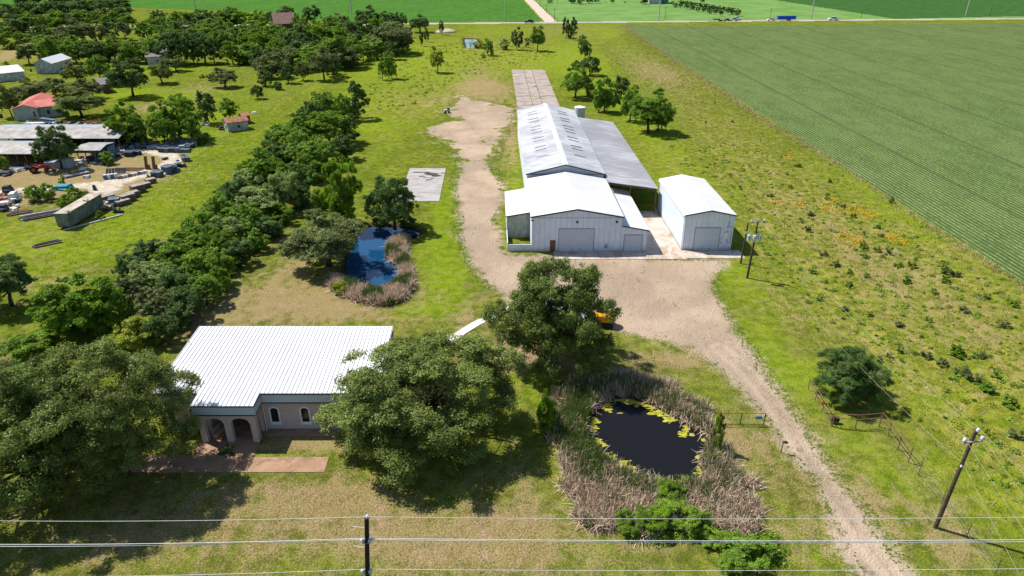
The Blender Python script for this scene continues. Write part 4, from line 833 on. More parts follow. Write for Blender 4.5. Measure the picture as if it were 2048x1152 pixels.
# shrubs by the ponds
PG = 'shrubs by the front pond'
for a in [(1350,985,1062,95,'B0','green'),(1300,1000,1075,85,'B1','bright'),(1395,1010,1078,66,'B2','green'),(1345,955,1015,70,'B1','bright'),(1250,1010,1060,44,'B0','green'),(1262,1035,1080,50,'B2','bright'),(1095,775,870,44,'B2','bright'),(1500,1068,1130,110,'B0','green'),(1430,1060,1100,60,'B1','green'),(1460,1095,1150,60,'B2','green'),(1440,820,905,26,'B1','bright'),(1372,790,806,14,'S0','green')]:
    tree(*a, group=PG, cat='shrub')
tree(450, 888, 918, 40, 'S1', 'dark', 'dark leafy shrub in front of the office porch pillar', cat='shrub', name='porch_shrub')
tree(680, 560, 592, 36, 'B2', 'yellow', 'yellow green shrub at the near left bank of the back pond', cat='shrub')
tree(640, 372, 420, 46, 'B1', 'bright', 'bright shrub at the foot of the tall bright tree behind the back pond', cat='shrub')
tree(760, 430, 455, 40, 'B2', 'dark', 'dark shrub at the far bank of the back pond under the wide oak', cat='shrub')
tree(812, 425, 455, 44, 'B0', 'dark', 'dark shrub right of the back pond under the wide oak', cat='shrub')
# labels: name each tree by its look and by its place in its row
ADJ = {'oak': 'spreading olive oak', 'greyoak': 'grey green oak', 'green': 'mid green tree', 'bright': 'bright green tree', 'dark': 'dark green tree', 'pale': 'pale vine-covered tree', 'yellow': 'yellow green tree'}
WHERE = {HG: ('in the hedgerow', 'the far end'), RG: ('behind the warehouse', 'the far road'), FG: ('in the far pasture', 'the left'), LG: ('near the left houses', 'the left'), WG: ('in the far woods', 'the left'), OG: ('of the lane orchard', 'the left'), FB: ('beyond the far road', 'the left'), SG: ('in the right pasture', 'the left'), PG: ('beside the front pond', 'the left')}
ORD = 'first second third fourth fifth sixth seventh eighth ninth tenth eleventh twelfth thirteenth fourteenth fifteenth sixteenth seventeenth eighteenth nineteenth twentieth'.split()
def ordw(i):
    if i < 20: return ORD[i]
    t = (i+1)//10-2; r_ = (i+1) % 10
    return ['twenty', 'thirty', 'forty', 'fifty', 'sixty', 'seventy', 'eighty', 'ninety'][t]+'-'+ORD[r_-1] if r_ else ['twentieth', 'thirtieth', 'fortieth', 'fiftieth', 'sixtieth', 'seventieth', 'eightieth', 'ninetieth'][t]
bykey = {}
for t in made:
    if not t[0]['label']: bykey.setdefault((t[2], t[1], t[6]), []).append(t)
for (grp, mt, bush), L in bykey.items():
    L.sort(key=lambda t: -t[0].location.y if grp in (HG, RG) else proj(*t[0].location)[0])
    for i, t in enumerate(L):
        adj = ADJ[mt]
        if bush: adj = adj.replace('vine-covered tree', 'green shrub').replace('tree', 'shrub').replace('oak', 'shrub')
        where, frm = WHERE[grp]
        t[0]['label'] = f'{adj} {where}' + (f', {ordw(i)} like it from {frm}' if len(L) > 1 else '')
# ------------------------------------------------------------------ reeds, scum, grass
def scatter_poly(n, pg, holes=(), hole_in=-.3):
    lo, hi = pg.min(0), pg.max(0); out = np.zeros((0, 2))
    while len(out) < n:
        q = lo+(hi-lo)*rng.random((n, 2)); ok = sdpoly(q[:,0], q[:,1], pg) > 0
        for h in holes: ok &= sdpoly(q[:,0], q[:,1], h) < hole_in
        out = np.vstack([out, q[ok]])
    return out[:n]
def blades(name, xy, z0, hmin, hmax, wd, lean, mat, kind='stuff', clump=0, seg=2):
    n = len(xy); h = hmin+(hmax-hmin)*rng.random(n); a = rng.random(n)*2*PI; L = np.abs(rng.normal(size=n))*lean
    dx, dy = np.cos(a)*np.sin(np.clip(L,0,1.5)), np.sin(a)*np.sin(np.clip(L,0,1.5)); dz = np.cos(np.clip(L,0,1.5))
    b = rng.random(n)*2*PI; wx, wy = np.cos(b)*wd, np.sin(b)*wd
    base = np.stack([xy[:,0], xy[:,1], z0 if hasattr(z0, '__len__') else np.full(n, z0)], 1); W = np.stack([wx, wy, np.zeros(n)], 1)
    mid = base+np.stack([dx*h*.45, dy*h*.45, dz*h*.62], 1); tip = base+np.stack([dx*h*1.05, dy*h*1.05, dz*h*.95-.12*h*L], 1)
    V = np.stack([base-W, base+W, mid+W*.8, mid-W*.8, tip+W*.25, tip-W*.25], 1).reshape(-1, 3)
    i = np.arange(n)[:,None]*6; Fq = np.concatenate([i+np.array([0,1,2,3]), i+np.array([3,2,4,5])])
    t = np.repeat(rng.random(n), 6)
    o = link(name, mesh_np(name, V, Fq, mat, False, {'tone': t})); o['kind'] = kind; return o
def blade_mat(name, a, b, trans=.25):
    g = N(name); t = g.attr('tone'); c = g.mix(t, a, b); out = g.t.nodes['Material Output']
    d = g.n('ShaderNodeBsdfDiffuse'); tr = g.n('ShaderNodeBsdfTranslucent'); g.l(c, d.inputs[0]); g.l(c, tr.inputs[0])
    m = g.n('ShaderNodeMixShader'); m.inputs[0].default_value = trans; g.l(d.outputs[0], m.inputs[1]); g.l(tr.outputs[0], m.inputs[2]); g.l(m.outputs[0], out.inputs[0]); return g.m
M_dead = blade_mat('dead_reed', (.33,.235,.165), (.78,.62,.48)); M_reed = blade_mat('green_reed', (.07,.115,.022), (.17,.23,.06)); M_tall = blade_mat('tall_grass', (.16,.20,.018), (.36,.38,.045), .3)
M_straw = blade_mat('straw_grass', (.34,.27,.11), (.58,.48,.26), .3); M_lgreen = blade_mat('lawn_blade', (.15,.18,.02), (.30,.32,.04), .3)
RA_OUT = poly([(1106,775),(1159,752),(1218,745),(1291,748),(1357,772),(1416,812),(1456,862),(1470,905),(1518,958),(1548,1017),(1541,1072),(1456,1085),(1390,1072),(1264,1082),(1192,1075),(1140,1035),(1110,951),(1094,868),(1100,815)])
RB_OUT = poly([(776,478),(800,470),(816,486),(812,512),(824,540),(828,575),(810,600),(780,612),(745,612),(700,600),(660,580),(665,560),(700,568),(755,583),(792,566),(800,550),(770,512)])
q = scatter_poly(52000, RA_OUT, (PONDA,)); wob = .9+.9*np.sin(q[:,0]*.9+1.3*np.sin(q[:,1]*.8))+.8*np.sin(q[:,1]*1.7+q[:,0]*.6)+.9*rng.random(len(q)); hol = np.sin(q[:,0]*2.1+1)*np.sin(q[:,1]*1.9+.5)+.5*np.sin(q[:,0]*4.3)*np.sin(q[:,1]*3.9); q = q[(sdpoly(q[:,0], q[:,1], RA_OUT) > wob*.8) & ((hol < .75) | (rng.random(len(q)) < .25))]; cen = PONDA.mean(0)
sd = sdpoly(q[:,0], q[:,1], PONDA)
nz = np.sin(q[:,0]*1.3+2)*np.sin(q[:,1]*1.1)+.6*np.sin(q[:,0]*3.1)*np.sin(q[:,1]*2.7+1)
zq = ground_z(q[:,0], q[:,1], np.clip(sd, -30, 30))
inner = (sd > -3.0)
gx, gy = q[:,0]-cen[0], q[:,1]-cen[1]
gp = .06+.34*(inner & (nz > -.6))+.45*((gx < -5) & (sd > -4.2))+.4*(nz > 1.0)
greenish = rng.random(len(q)) < gp
k = ~greenish
blades('dead_cattails', q[k], zq[k], .4, 1.7, .040, 1.1, M_dead); blades('green_cattails', q[greenish], zq[greenish], .7, 1.9, .028, .35, M_reed)
q = scatter_poly(20000, RB_OUT, (PONDB,)); sd = sdpoly(q[:,0], q[:,1], PONDB); zq = ground_z(q[:,0], q[:,1], np.clip(sd, -30, 30))
nz = np.sin(q[:,0]*.9+1)*np.sin(q[:,1]*.8)+.5*np.sin(q[:,0]*2.3)*np.sin(q[:,1]*2.1); k = nz < .3
blades('dead_reeds', q[k], zq[k], .7, 1.9, .045, .8, M_dead); blades('green_reeds', q[~k], zq[~k], .8, 2.0, .04, .35, M_reed)
# yellow scum floating near the banks
M_scum = simple('yellow_pond_scum', (.34,.33,.03), .7, .4, 2)
V, Fc = [], []
def scum(u, v, ru, rv, n):
    for _ in range(int(n*1.5)):
        c = P(u+random.gauss(0, ru), v+random.gauss(0, rv), -.38); r = random.uniform(.05, .27); b = len(V); m_ = 9; ph = random.random()*6
        for i in range(m_):
            a = 2*PI*i/m_+ph; rr = r*random.uniform(.45, 1.25); V.append((c.x+rr*1.9*math.cos(a), c.y+rr*math.sin(a), -.405+len(Fc)*2e-5))
        Fc.append(tuple(range(b, b+m_)))
for a in [(1262,800,14,3,60),(1298,808,10,4,45),(1325,822,12,5,40),(1345,836,8,4,30),(1210,812,12,5,30),(1188,846,4,8,24),(1200,800,8,5,16),(1192,888,8,5,16),(1213,915,9,5,30),(1246,938,8,7,50),(1300,966,12,3,20),(1340,968,10,3,30),(1405,915,6,3,20),(1414,940,9,6,50),(1385,963,10,3,16),(1420,876,8,3,14),(1370,868,8,2,10),(1372,858,3,6,8)]: scum(*a)
me = bpy.data.meshes.new('pond_scum'); me.from_pydata(V, [], Fc); me.materials.append(M_scum); link('pond_scum', me)['kind'] = 'stuff'
# tall grass and weeds on the rough pasture, blade tufts on the lawns
def tufts(name, region, n, hmin, hmax, wd, lean, mat, avoid=(), clumpn=5, spread=.18):
    c = scatter_poly(n, region, avoid, -.2); q = np.repeat(c, clumpn, 0)+rng.normal(size=(n*clumpn, 2))*spread
    return blades(name, q, 0.0, hmin, hmax, wd, lean, mat)
MEAD = poly([(1260,60),(1560,265),(2075,585),(2075,1120),(1850,870),(1620,700),(1490,540),(1480,420),(1330,260),(1240,180),(1200,90)])
tufts('meadow_grass', MEAD, 11000, .1, .34, .05, .8, M_tall, (), 4, .3)
tufts('meadow_straw', MEAD, 6000, .12, .4, .045, .8, M_straw, (), 4, .25)
EDGE = poly([(1250,50),(1400,150),(1540,243),(1700,340),(1850,440),(2060,574),(2060,590),(1845,452),(1690,347),(1530,249),(1395,157),(1242,52)])
tufts('field_edge_weeds', EDGE, 2600, .3, .8, .06, .6, M_straw, (), 3, .3)
LAWN = poly([(-20,1170),(-20,950),(400,900),(1080,1000),(1090,760),(1240,700),(1480,760),(1700,1170)])
tufts('lawn_grass', LAWN, 12000, .05, .14, .018, .9, M_lgreen, (RA_OUT, GRAVEL), 4, .25)
tufts('dry_lawn_grass', LAWN, 7000, .05, .13, .016, .9, M_straw, (RA_OUT, GRAVEL), 4, .2)
STRIP = poly([(60,520),(300,380),(520,225),(700,150),(690,180),(560,270),(440,390),(250,540),(100,620)])
tufts('strip_grass', STRIP, 5000, .08, .22, .05, .8, M_tall, (), 4, .3)
# small weeds scattered over the rough pasture
def weeds(name, c, rmin, rmax, nl, leaf, mat):
    n = len(c); r = rmin+(rmax-rmin)*rng.random(n)**1.5; k = np.repeat(np.arange(n), nl); d = rng.normal(size=(n*nl, 3)); d[:,2] = np.abs(d[:,2]); d /= np.linalg.norm(d, axis=1)[:,None]
    pos = np.concatenate([c, np.zeros((n,1))], 1)[k]+d*(r[k]*(.4+.6*rng.random(n*nl)))[:,None]*np.array([1.1,1.1,.8])
    nn = d+rng.normal(size=d.shape)*.6; nn[:,2] += .4; nn /= np.linalg.norm(nn, axis=1)[:,None]; t = np.cross(nn, rng.normal(size=d.shape)); t /= np.linalg.norm(t, axis=1)[:,None]; b = np.cross(nn, t)
    s_ = leaf*(.6+.8*rng.random(n*nl))[:,None]; V = np.stack([pos-t*s_, pos-b*s_*.6, pos+t*s_, pos+b*s_*.6], 1).reshape(-1,3)
    o = link(name, mesh_np(name, V, np.arange(len(V)).reshape(-1,4), mat, False, {'tone': np.repeat(np.clip(rng.random(n)[k]*.7+rng.random(n*nl)*.3,0,1),4), 'bright': np.repeat(rng.random(n)[k],4)})); o['kind'] = 'stuff'
ROUGHP = poly([(1330,290),(1500,290),(1700,400),(2060,600),(2060,1050),(1850,800),(1640,640),(1500,470),(1420,400)])
weeds('dark_weeds', scatter_poly(220, ROUGHP), .25, .7, 46, .12, LM['green']); weeds('green_weeds', scatter_poly(520, ROUGHP), .2, .7, 40, .11, LM['yellow']); weeds('olive_weeds', scatter_poly(450, MEAD), .15, .55, 36, .11, LM['bright'])
FARP = poly([(760,110),(1020,70),(1120,110),(1000,140),(900,170),(820,215),(720,230)])
weeds('pasture_weeds', scatter_poly(500, FARP), .3, .9, 40, .16, LM['green'])
fq = []
for (u, v, ru, rv, k_) in FLOW:
    for _ in range(int(46*k_)): fq.append(tuple(P(u+random.gauss(0, ru*.75), v+random.gauss(0, rv*.7))[:2]))
M_flower = simple('yellow_petals', (.62,.38,.01), .8, .25, 3)
weeds('yellow_flowers', np.array(fq), .15, .42, 12, .085, M_flower)
BUSHP = poly([(1236,1010),(1300,965),(1370,955),(1440,1000),(1455,1060),(1400,1084),(1262,1088)]); BUSHQ = poly([(1425,1062),(1560,1072),(1570,1128),(1465,1148)])
weeds('pond_bank_brush', np.vstack([scatter_poly(70, BUSHP), scatter_poly(40, BUSHQ)]), .3, 1.0, 150, .09, LM['green']); weeds('bright_bank_brush', np.vstack([scatter_poly(70, BUSHP), scatter_poly(24, BUSHQ)]), .3, .8, 120, .09, LM['bright'])
VERGE = poly([(1720,1152),(1650,1010),(1549,860),(1470,760),(1375,690),(1262,655),(1150,630),(960,580),(900,470),(905,400),(850,270),(905,190),(1035,205),(1020,260),(1000,400),(980,480),(1020,515),(1450,512),(1440,600),(1520,700),(1619,850),(1700,960),(1850,1150)])
vq = scatter_poly(26000, VERGE); sv = sdpoly(vq[:,0], vq[:,1], GRAVEL); pn = np.sin(vq[:,0]*.7)*np.sin(vq[:,1]*.5+1)+.4*np.sin(vq[:,0]*2.7+vq[:,1]*1.9)
vq = vq[(np.abs(sv+.3) < 1.1) | ((pn > 1.02) & (rng.random(len(vq)) < .22))][:4500]
weeds('verge_grass', vq, .05, .20, 16, .05, LM['green'])
# ------------------------------------------------------------------ utility poles and wires
M_pole = simple('brown_pole_wood', (.090,.062,.042), .85, .45, 3, bump=.4); M_polek = simple('black_pole_wood', (.018,.016,.020), .8, .4, 3)
M_ins = simple('pale_insulator', (.50,.55,.68), .35, .2); M_wire = simple('aluminium_wire', (.62,.62,.60), .5, .1); M_wirey = simple('weathered_wire', (.40,.40,.26), .6, .2)
M_trafo = simple('transformer_grey', (.40,.46,.55), .45, .2)
M_conc_pole = simple('concrete_pole', (.42,.42,.40), .8, .15)
def insulator(root, x, y, z, s=1.0, mat=None, d=(0,0,1)):
    d = Vector(d).normalized()*.34*s; p = Vector((x, y, z)); m = MB()
    m.tube([p, p+d*.25, p+d*.3, p+d*.5, p+d*.55, p+d*.8, p+d*.85, p+d], [.05*s,.05*s,.12*s,.10*s,.06*s,.12*s,.08*s,.05*s], 9); m.build('insulator', mat or M_ins, root, smooth=True)
def wire(label, a, b, sag, r, mat=None, group=None, seg=22, name='power_line'):
    a, b = Vector(a), Vector(b); pts = []
    for i in range(seg+1):
        t = i/seg; p = a.lerp(b, t); p.z -= sag*4*t*(1-t); pts.append(p)
    m = MB(); m.tube([tuple(p) for p in pts], r, 4, False); o = m.build(name, mat or M_wire, None, smooth=True); return tag(o, label, 'power line', group)
# pole at the bottom of the photo
y0 = 33.7; zt = zat(y0, 1034); xt = (733-1024)/F*(y0*cT+(H-zt)*sT); pb_ = P(742, 1290)
pn = thing('utility_pole', 'black wooden utility pole cut by the bottom edge with three wire levels', 'utility pole', (xt-1.05, y0, 0))
m = MB(); m.tube([(0,0,-.5),(1.05,0,zt-.1)], [.2,.15], 12); m.build('pole', M_polek, pn)
zm = zat(y0, 1079); zl = zat(y0, 1140)
def px(z): return 1.05*z/zt
insulator(pn, 1.05+.06, 0, zt-.15, 1.0)
for z in (zm, zl):
    for s in (-1, 1): insulator(pn, px(z)+s*.16, -.12, z-.1, 1.1, d=(s*.6, -.2, 1))
    m = MB(); m.rbox((px(z), -.1, z-.2), (.55,.1,.1)); m.build('bracket', M_steel, pn)
for z in (zt-1.0, zm-.75):
    m = MB(); m.tube([(px(z), 0, z), (px(z)-.95, .1, z+.05)], .02, 4); m.build('guy_arm', M_wire, pn)
def yat(z, v): b = (v-576)/F; return (H-z)*(cT-b*sT)/(sT+b*cT)
GW = 'wires crossing the bottom of the photo'
for lab, z, dv, r in (('thin top wire crossing the bottom lawn', zt+.12, (1046, 1034), .014), ('upper of the two thick middle wires crossing the bottom lawn', zm+.22, (1093, 1079), .022), ('lower of the two thick middle wires crossing the bottom lawn', zm+.1, (1097, 1083), .022), ('lowest thin wire at the very bottom edge', zl+.2, (1159, 1137), .016)):
    X = pn.location.x+px(z)
    zL = z-2.0; zR = z-1.4
    for s, zz, vv, uu in ((-1, zL, dv[0], 0), (1, zR, dv[1], 2048)):
        yy = yat(zz, vv); xe = (uu-1024)/F*(yy*cT+(H-zz)*sT)
        a = Vector((X, y0-.1, z)); e = Vector((xe, yy, zz)); e2 = a+(e-a)*1.6; e2.z = zz-.2
        wire(lab+(', left span' if s < 0 else ', right span'), a, e2, .45, r, group=GW)
# pole at the right with a crossarm
pr = P(1870, 1055); pt = thing('utility_pole', 'tall brown utility pole with short crossarm at the lower right', 'utility pole', (pr.x, pr.y, 0))
HZ = zat(pr.y, 862); lean = .35
m = MB(); m.tube([(0,0,-.4),(lean,0,HZ)], [.19,.13], 12); m.build('pole', M_pole, pt)
m = MB(); m.rbox((lean-.05, -.16, HZ-1.0), (1.75,.1,.12), rz=.15); m.build('crossarm', M_steel, pt)
insulator(pt, lean+.12, -.05, HZ-.1, 1.25); insulator(pt, lean-.82, -.22, HZ-.95, 1.25); insulator(pt, lean+.75, -.0, HZ-.95, 1.25); insulator(pt, .05, -.25, HZ*.66, .8)
# pole with transformers
p2 = P(1494, 556); H2 = 9.7
pq = thing('utility_pole', 'brown utility pole carrying three transformers near the metal shed', 'utility pole', (p2.x, p2.y, 0))
m = MB(); m.tube([(0,0,-.4),(.2,0,H2)], [.19,.13], 12); m.build('pole', M_pole, pq)
m = MB(); m.rbox((.2,-.14,H2-.4), (2.2,.1,.12), rz=.2); m.build('crossarm', M_steel, pq)
for x in (-1.05, 0, .95): insulator(pq, .2+x, -.1+x*.2, H2-.35, 1.0)
for i, (x, y) in enumerate(((-.85,-.3),(-.1,-.55),(.85,-.25))):
    m = MB(); m.tube([(x,y,6.35),(x,y,6.4),(x,y,7.25),(x,y,7.35)], [.2,.27,.27,.18], 14); t_ = m.build('transformer', M_trafo, pq)
    m = MB(); m.tube([(x,y,7.35),(x,y,7.62)], [.05,.035], 6); m.build('bushing', M_ins, t_)
m = MB(); m.rbox((.1,-.15,7.0), (2.1,.1,.1)); m.build('transformer_bracket', M_steel, pq)
p3 = P(1481, 527); pz = thing('utility_pole', 'short bare brown pole just left of the transformer pole', 'utility pole', (p3.x, p3.y, 0))
m = MB(); m.tube([(0,0,-.4),(.15,0,7.0)], [.16,.12], 10); m.build('pole', M_pole, pz); m = MB(); m.rbox((.12,-.14,5.4), (.2,.1,.35)); m.build('meter_box', M_ins, pz)
T1 = Vector((pr.x+lean, pr.y, 0)); T2 = Vector((p2.x+.2, p2.y, 0))
for i, (dx, z1, z2, lab) in enumerate(((-.82, HZ-.55, H2-.05, 'left wire between the two right utility poles'), (.15, HZ+.32, H2, 'middle wire between the two right utility poles'), (.75, HZ-.55, H2-.05, 'right wire between the two right utility poles'), (0, HZ*.66+.2, 6.0, 'low service wire between the two right utility poles'))):
    wire(lab, (T1.x+dx, T1.y, z1), (T2.x+dx*1.1, T2.y, z2), 1.1 if i < 3 else 1.4, .010, M_wirey, 'wires of the right pole line', 26)
for i, (u, v, z, dx, zz) in enumerate(((2048, 935, 10.6, .15, HZ+.3), (2048, 978, 10.2, .75, HZ-.55), (2048, 1045, 9.6, -.82, HZ-.55), (2048, 1150, 5.0, 0, HZ*.66+.2))):
    a = Vector((T1.x+dx, T1.y, zz)); e = P(u, v, z); e2 = a+(e-a)*3; wire(('top', 'right', 'left', 'low')[i]+' wire running off the right edge from the right pole', a, e2, .5, .012, M_wirey, 'wires leaving the right pole')
wire('long guy wire slanting down from the top of the right pole', (T1.x, T1.y-.1, HZ-.3), tuple(P(1985, 1110, .05)), .05, .010, M_wirey, name='guy_wire')
wire('short guy wire slanting down from the middle of the right pole', (T1.x-.2, T1.y-.1, HZ*.66), tuple(P(1942, 1010, .05)), .05, .014, M_wirey, name='guy_wire')
# far poles along the road
def far_pole(u, v0, v1, label, mat, r, cross=False):
    b = P(u, v0); h = max(zat(b.y, v1), 3.0); o = thing('utility_pole', label, 'utility pole', (b.x, b.y, 0)); m = MB(); m.tube([(0,0,-.5),(0,0,h)], [r, r*.6], 8); m.build('pole', mat, o)
    m = MB(); m.rbox((0, 0, h-.6), (2.4 if cross else 1.3, .14, .14)); m.build('crossarm', mat, o)
for u, v0, l in ((1317, 42, 'tall pale concrete pole beyond the road, in front of the farmhouse'), (1622, 38, 'tall pale concrete pole beside the road, between the blue trailer and white pickup'), (1931, 32, 'tall pale concrete pole at the road near the right edge'), (1011, 42, 'tall pale concrete pole at the road near the black car'), (703, 27, 'tall pale concrete pole behind the woods, right one'), (394, 30, 'tall pale concrete pole behind the woods, middle one'), (160, 17, 'tall pale concrete pole behind the woods, left one')):
    far_pole(u, v0, -70, l, M_conc_pole, .42)
for u, v0, v1, l in ((1109, 43, 17, 'dark wooden pole at the corner of lane and road'), (1093, 26, 8, 'dark wooden pole along the lane, second from the road'), (1080, 13, -6, 'dark wooden pole along the lane, third from the road'), (1115, 8, -8, 'thin dark pole in the far green pasture'), (1330, 39, 12, 'dark wooden pole behind the road, right of a concrete pole'), (1540, 37, 16, 'dark wooden pole behind the white pickup towing the blue trailer'), (1722, 37, 22, 'dark wooden pole at the field corner right of the white pickup'), (1979, 32, 10, 'dark wooden pole at the road near the right edge'), (302, 40, 19, 'thin dark pole at the edge of the woods'), (697, 27, 21, 'short dark pole by the far field')):
    far_pole(u, v0, v1, l, M_pole, .16, True)
a = P(168, 165); far_pole(172, 160, 122, 'dark wooden pole among the trees by the white shed', M_pole, .14, True)
# ------------------------------------------------------------------ fences
M_pipe = simple('rusty_pipe', (.20,.105,.07), .8, .35, 3); M_post = simple('dark_steel_post', (.05,.045,.045), .7, .3, 3); M_mesh = simple('fence_wire', (.25,.24,.22), .7, .2)
def fence(name, label, base, h, rails, mat, rp=.045, rr=.03, wires=0, cat='fence'):
    pts = [P(u, v) for u, v in base]; o = thing(name, label, cat, (pts[0].x, pts[0].y, 0)); O = Vector((pts[0].x, pts[0].y, 0))
    for p in pts:
        q = p-O; m = MB(); m.tube([(q.x, q.y, -.2), (q.x, q.y, h+.05)], rp, 7); m.build('post', mat, o)
    for z in rails:
        m = MB(); m.tube([tuple(p-O+Vector((0,0,z))) for p in pts], rr, 6); m.build('rail', M_pipe, o)
    if wires:
        for z in [h*(i+1)/(wires+1) for i in range(wires)]:
            m = MB(); m.tube([tuple(p-O+Vector((0,0,z))) for p in pts], .012, 4); m.build('wire', M_mesh, o)
    return o
fence('pipe_fence', 'rusty pipe corner fence in front of the round dark tree', [(1664,853),(1710,857),(1758,853),(1776,872),(1795,899),(1816,925)], 1.75, (1.75, 1.15), M_pipe, .055, .045, 2)
gt = fence('entrance_gate', 'open rusty pipe gate with yellow sign along the driveway', [(1616,780),(1630,803),(1644,825),(1661,851)], 1.55, (1.6, 1.0, .15), M_pipe, .05, .04, 1, 'gate')
c = P(1641, 822)-gt.location; m = MB(); m.prism([(c.x-.3,c.y-.06,1.15),(c.x,c.y-.06,.75),(c.x+.3,c.y-.06,1.15),(c.x,c.y-.06,1.6)], (0,-.02,0)); m.build('warning_sign', simple('yellow_sign', (.62,.42,.01), .5, .1), gt)
m = MB(); m.rbox((P(1668,846).x-gt.location.x, P(1668,846).y-gt.location.y, .5), (.9,.35,.55)); m.build('gate_opener_box', M_dark, gt, bevel=.04)
gl = fence('entrance_fence', 'short pipe fence with blue number sign between front pond and driveway', [(1440,850),(1480,849),(1527,850)], 1.5, (1.5, .1), M_post, .05, .035, 2)
c = P(1514, 850)-gl.location; m = MB()
n_ = 20; m.prism([(c.x+.42*math.cos(2*PI*i/n_), c.y-.06, 1.0+.28*math.sin(2*PI*i/n_)) for i in range(n_)], (0,-.02,0)); sg_ = m.build('number_sign', simple('pale_blue_sign', (.42,.58,.68), .5, .1), gl)
def text_mesh(s, size):
    cu = bpy.data.curves.new('digits', 'FONT'); cu.body = s; cu.size = size; cu.align_x = 'CENTER'; cu.align_y = 'CENTER'; cu.extrude = .005; cu.offset = .012
    o = bpy.data.objects.new('digits', cu); C.objects.link(o); bpy.context.view_layer.update()
    me = bpy.data.meshes.new_from_object(o.evaluated_get(bpy.context.evaluated_depsgraph_get())); bpy.data.objects.remove(o); return me
tm = text_mesh('14003', .27); tm.materials.clear(); tm.materials.append(simple('navy_digits', (.02,.04,.16), .5, .1))
o = link('lettering', tm, sg_); o.location = (c.x, c.y-.09, 1.0); o.rotation_euler = (PI/2, 0, 0)
b = P(1562, 905); mb_ = thing('keypad_post', 'thin dark post with a small box beside the driveway', 'post', (b.x, b.y, 0))
m = MB(); m.tube([(0,0,-.2),(0,0,1.3)], .05, 8); m.build('post', M_post, mb_); m = MB(); m.rbox((.18,-.05,1.35), (.45,.22,.2), ry=.15); m.build('keypad_box', M_post, mb_, bevel=.02)
def wirefence(label, base, h, group=None):
    return fence('wire_fence', label, base, h, (), M_post, .03, .02, 3)
wirefence('thin wire fence on steel posts right of the entrance drive', [(1816,925),(1836,951),(1882,1010),(1932,1076),(1989,1150)], 1.7)
wirefence('thin wire fence along the far side of the mown strip', [(500,236),(512,232),(525,226),(545,214),(562,200),(582,189),(603,178),(625,166),(650,156),(690,140)], 1.6)
wirefence('thin wire fence behind the junk yard crates', [(340,345),(372,324),(400,308),(430,286),(468,262)], 1.4)
wirefence('wire fence along the near side of the far road', [(1110,46),(1150,45.7),(1190,45.5),(1230,45.2)], 1.4)
# ------------------------------------------------------------------ houses and yard
def house(name, label, A, B, Cp, ze, zr, mw, mr, oh=.4, cat='house', win=(), door=None, trim=None):
    """B near corner; A other corner of the gable end; Cp far corner along the ridge direction"""
    a, b, c = [Vector((*q[:2], 0)) for q in (A, B, Cp)]
    ex = (a-b); w_ = ex.length; ex.normalize(); ey = Vector((-ex.y, ex.x, 0))
    if (c-b).dot(ey) < 0: ey = -ey
    l_ = (c-b).dot(ey); o = thing(name, label, cat, tuple(b))
    def T(x, y, z): return tuple(ex*x+ey*y+Vector((0,0,z)))
    for y in (0, l_-.12):
        m = MB(); m.prism([T(0,y,-.3),T(w_,y,-.3),T(w_,y,ze),T(w_/2,y,zr),T(0,y,ze)], ey*.12); m.build('gable_wall', mw, o)
    for x in (0, w_-.12):
        m = MB(); m.box(x, x+.12, .13, l_-.13, -.3, ze-.05, T); m.build('side_wall', mw, o)
    sl = (zr-ze)/(w_/2)
    m = MB()
    for s0, s1 in ((-oh, w_/2), (w_+oh, w_/2)):
        z0 = ze-oh*sl+.05; z1 = zr+.05
        vs = []
        for y in (-oh, l_+oh): vs += [T(s0,y,z0),T(s1,y,z1),T(s1,y,z1+.12),T(s0,y,z0+.12)]
        m.add(vs, [(0,1,2,3),(7,6,5,4),(0,4,5,1),(1,5,6,2),(2,6,7,3),(3,7,4,0)])
    m.build('roof', mr, o)
    for side, t, z0, z1, wd in win:        # side 'g' gable at B, 's' side wall through B
        m = MB(); p = MB()
        if side == 'g': m.box(t-wd/2-.08, t+wd/2+.08, -.05, -.003, z0-.08, z1+.08, T); p.box(t-wd/2, t+wd/2, -.08, -.052, z0, z1, T)
        else: m.box(-.05, -.003, t-wd/2-.08, t+wd/2+.08, z0-.08, z1+.08, T); p.box(-.08, -.052, t-wd/2, t+wd/2, z0, z1, T)
        wf = m.build('window', M_frame, o); p.build('pane', M_glass, wf)
    if door:
        side, t, wd, hh, dm = door; m = MB()
        if side == 'g': m.box(t-wd/2, t+wd/2, -.06, -.003, 0, hh, T)
        else: m.box(-.06, -.003, t-wd/2, t+wd/2, 0, hh, T)
        m.build('door', dm, o)
    return o
M_red = simple('faded_red_roof', (.44,.105,.075), .6, .22, .4); M_blueg = simple('pale_blue_grey_wall', (.36,.41,.38), .8, .2, .6)
M_offw = simple('dirty_white_wall', (.46,.47,.44), .8, .35, .9); M_shing = simple('grey_shingles', (.17,.155,.15), .9, .3, 1.5); M_wood = simple('brown_wood_siding', (.15,.095,.06), .9, .35, 2)
M_tin = metal_panel('pale_tin_roof', (.36,.39,.43), .8, 0, (.20,.19,.18), .7, .5, .6, .3, .1); M_tin2 = simple('greyish_tin_roof', (.30,.28,.26), .6, .35, .5); M_rust = simple('rusted_tin', (.30,.13,.08), .85, .45, 1.2)
M_bluew = simple('bluish_paint', (.10,.19,.30), .7, .5, 2)
house('house', 'pale house with faded red roof on the left, gable wing', P(31,241.5), P(80,238.5), P(62,216), 3.3, 4.3, M_blueg, M_red, win=(('g', 9.5, 1, 2.2, .9), ('g', 1.0, .8, 2.4, .5)))
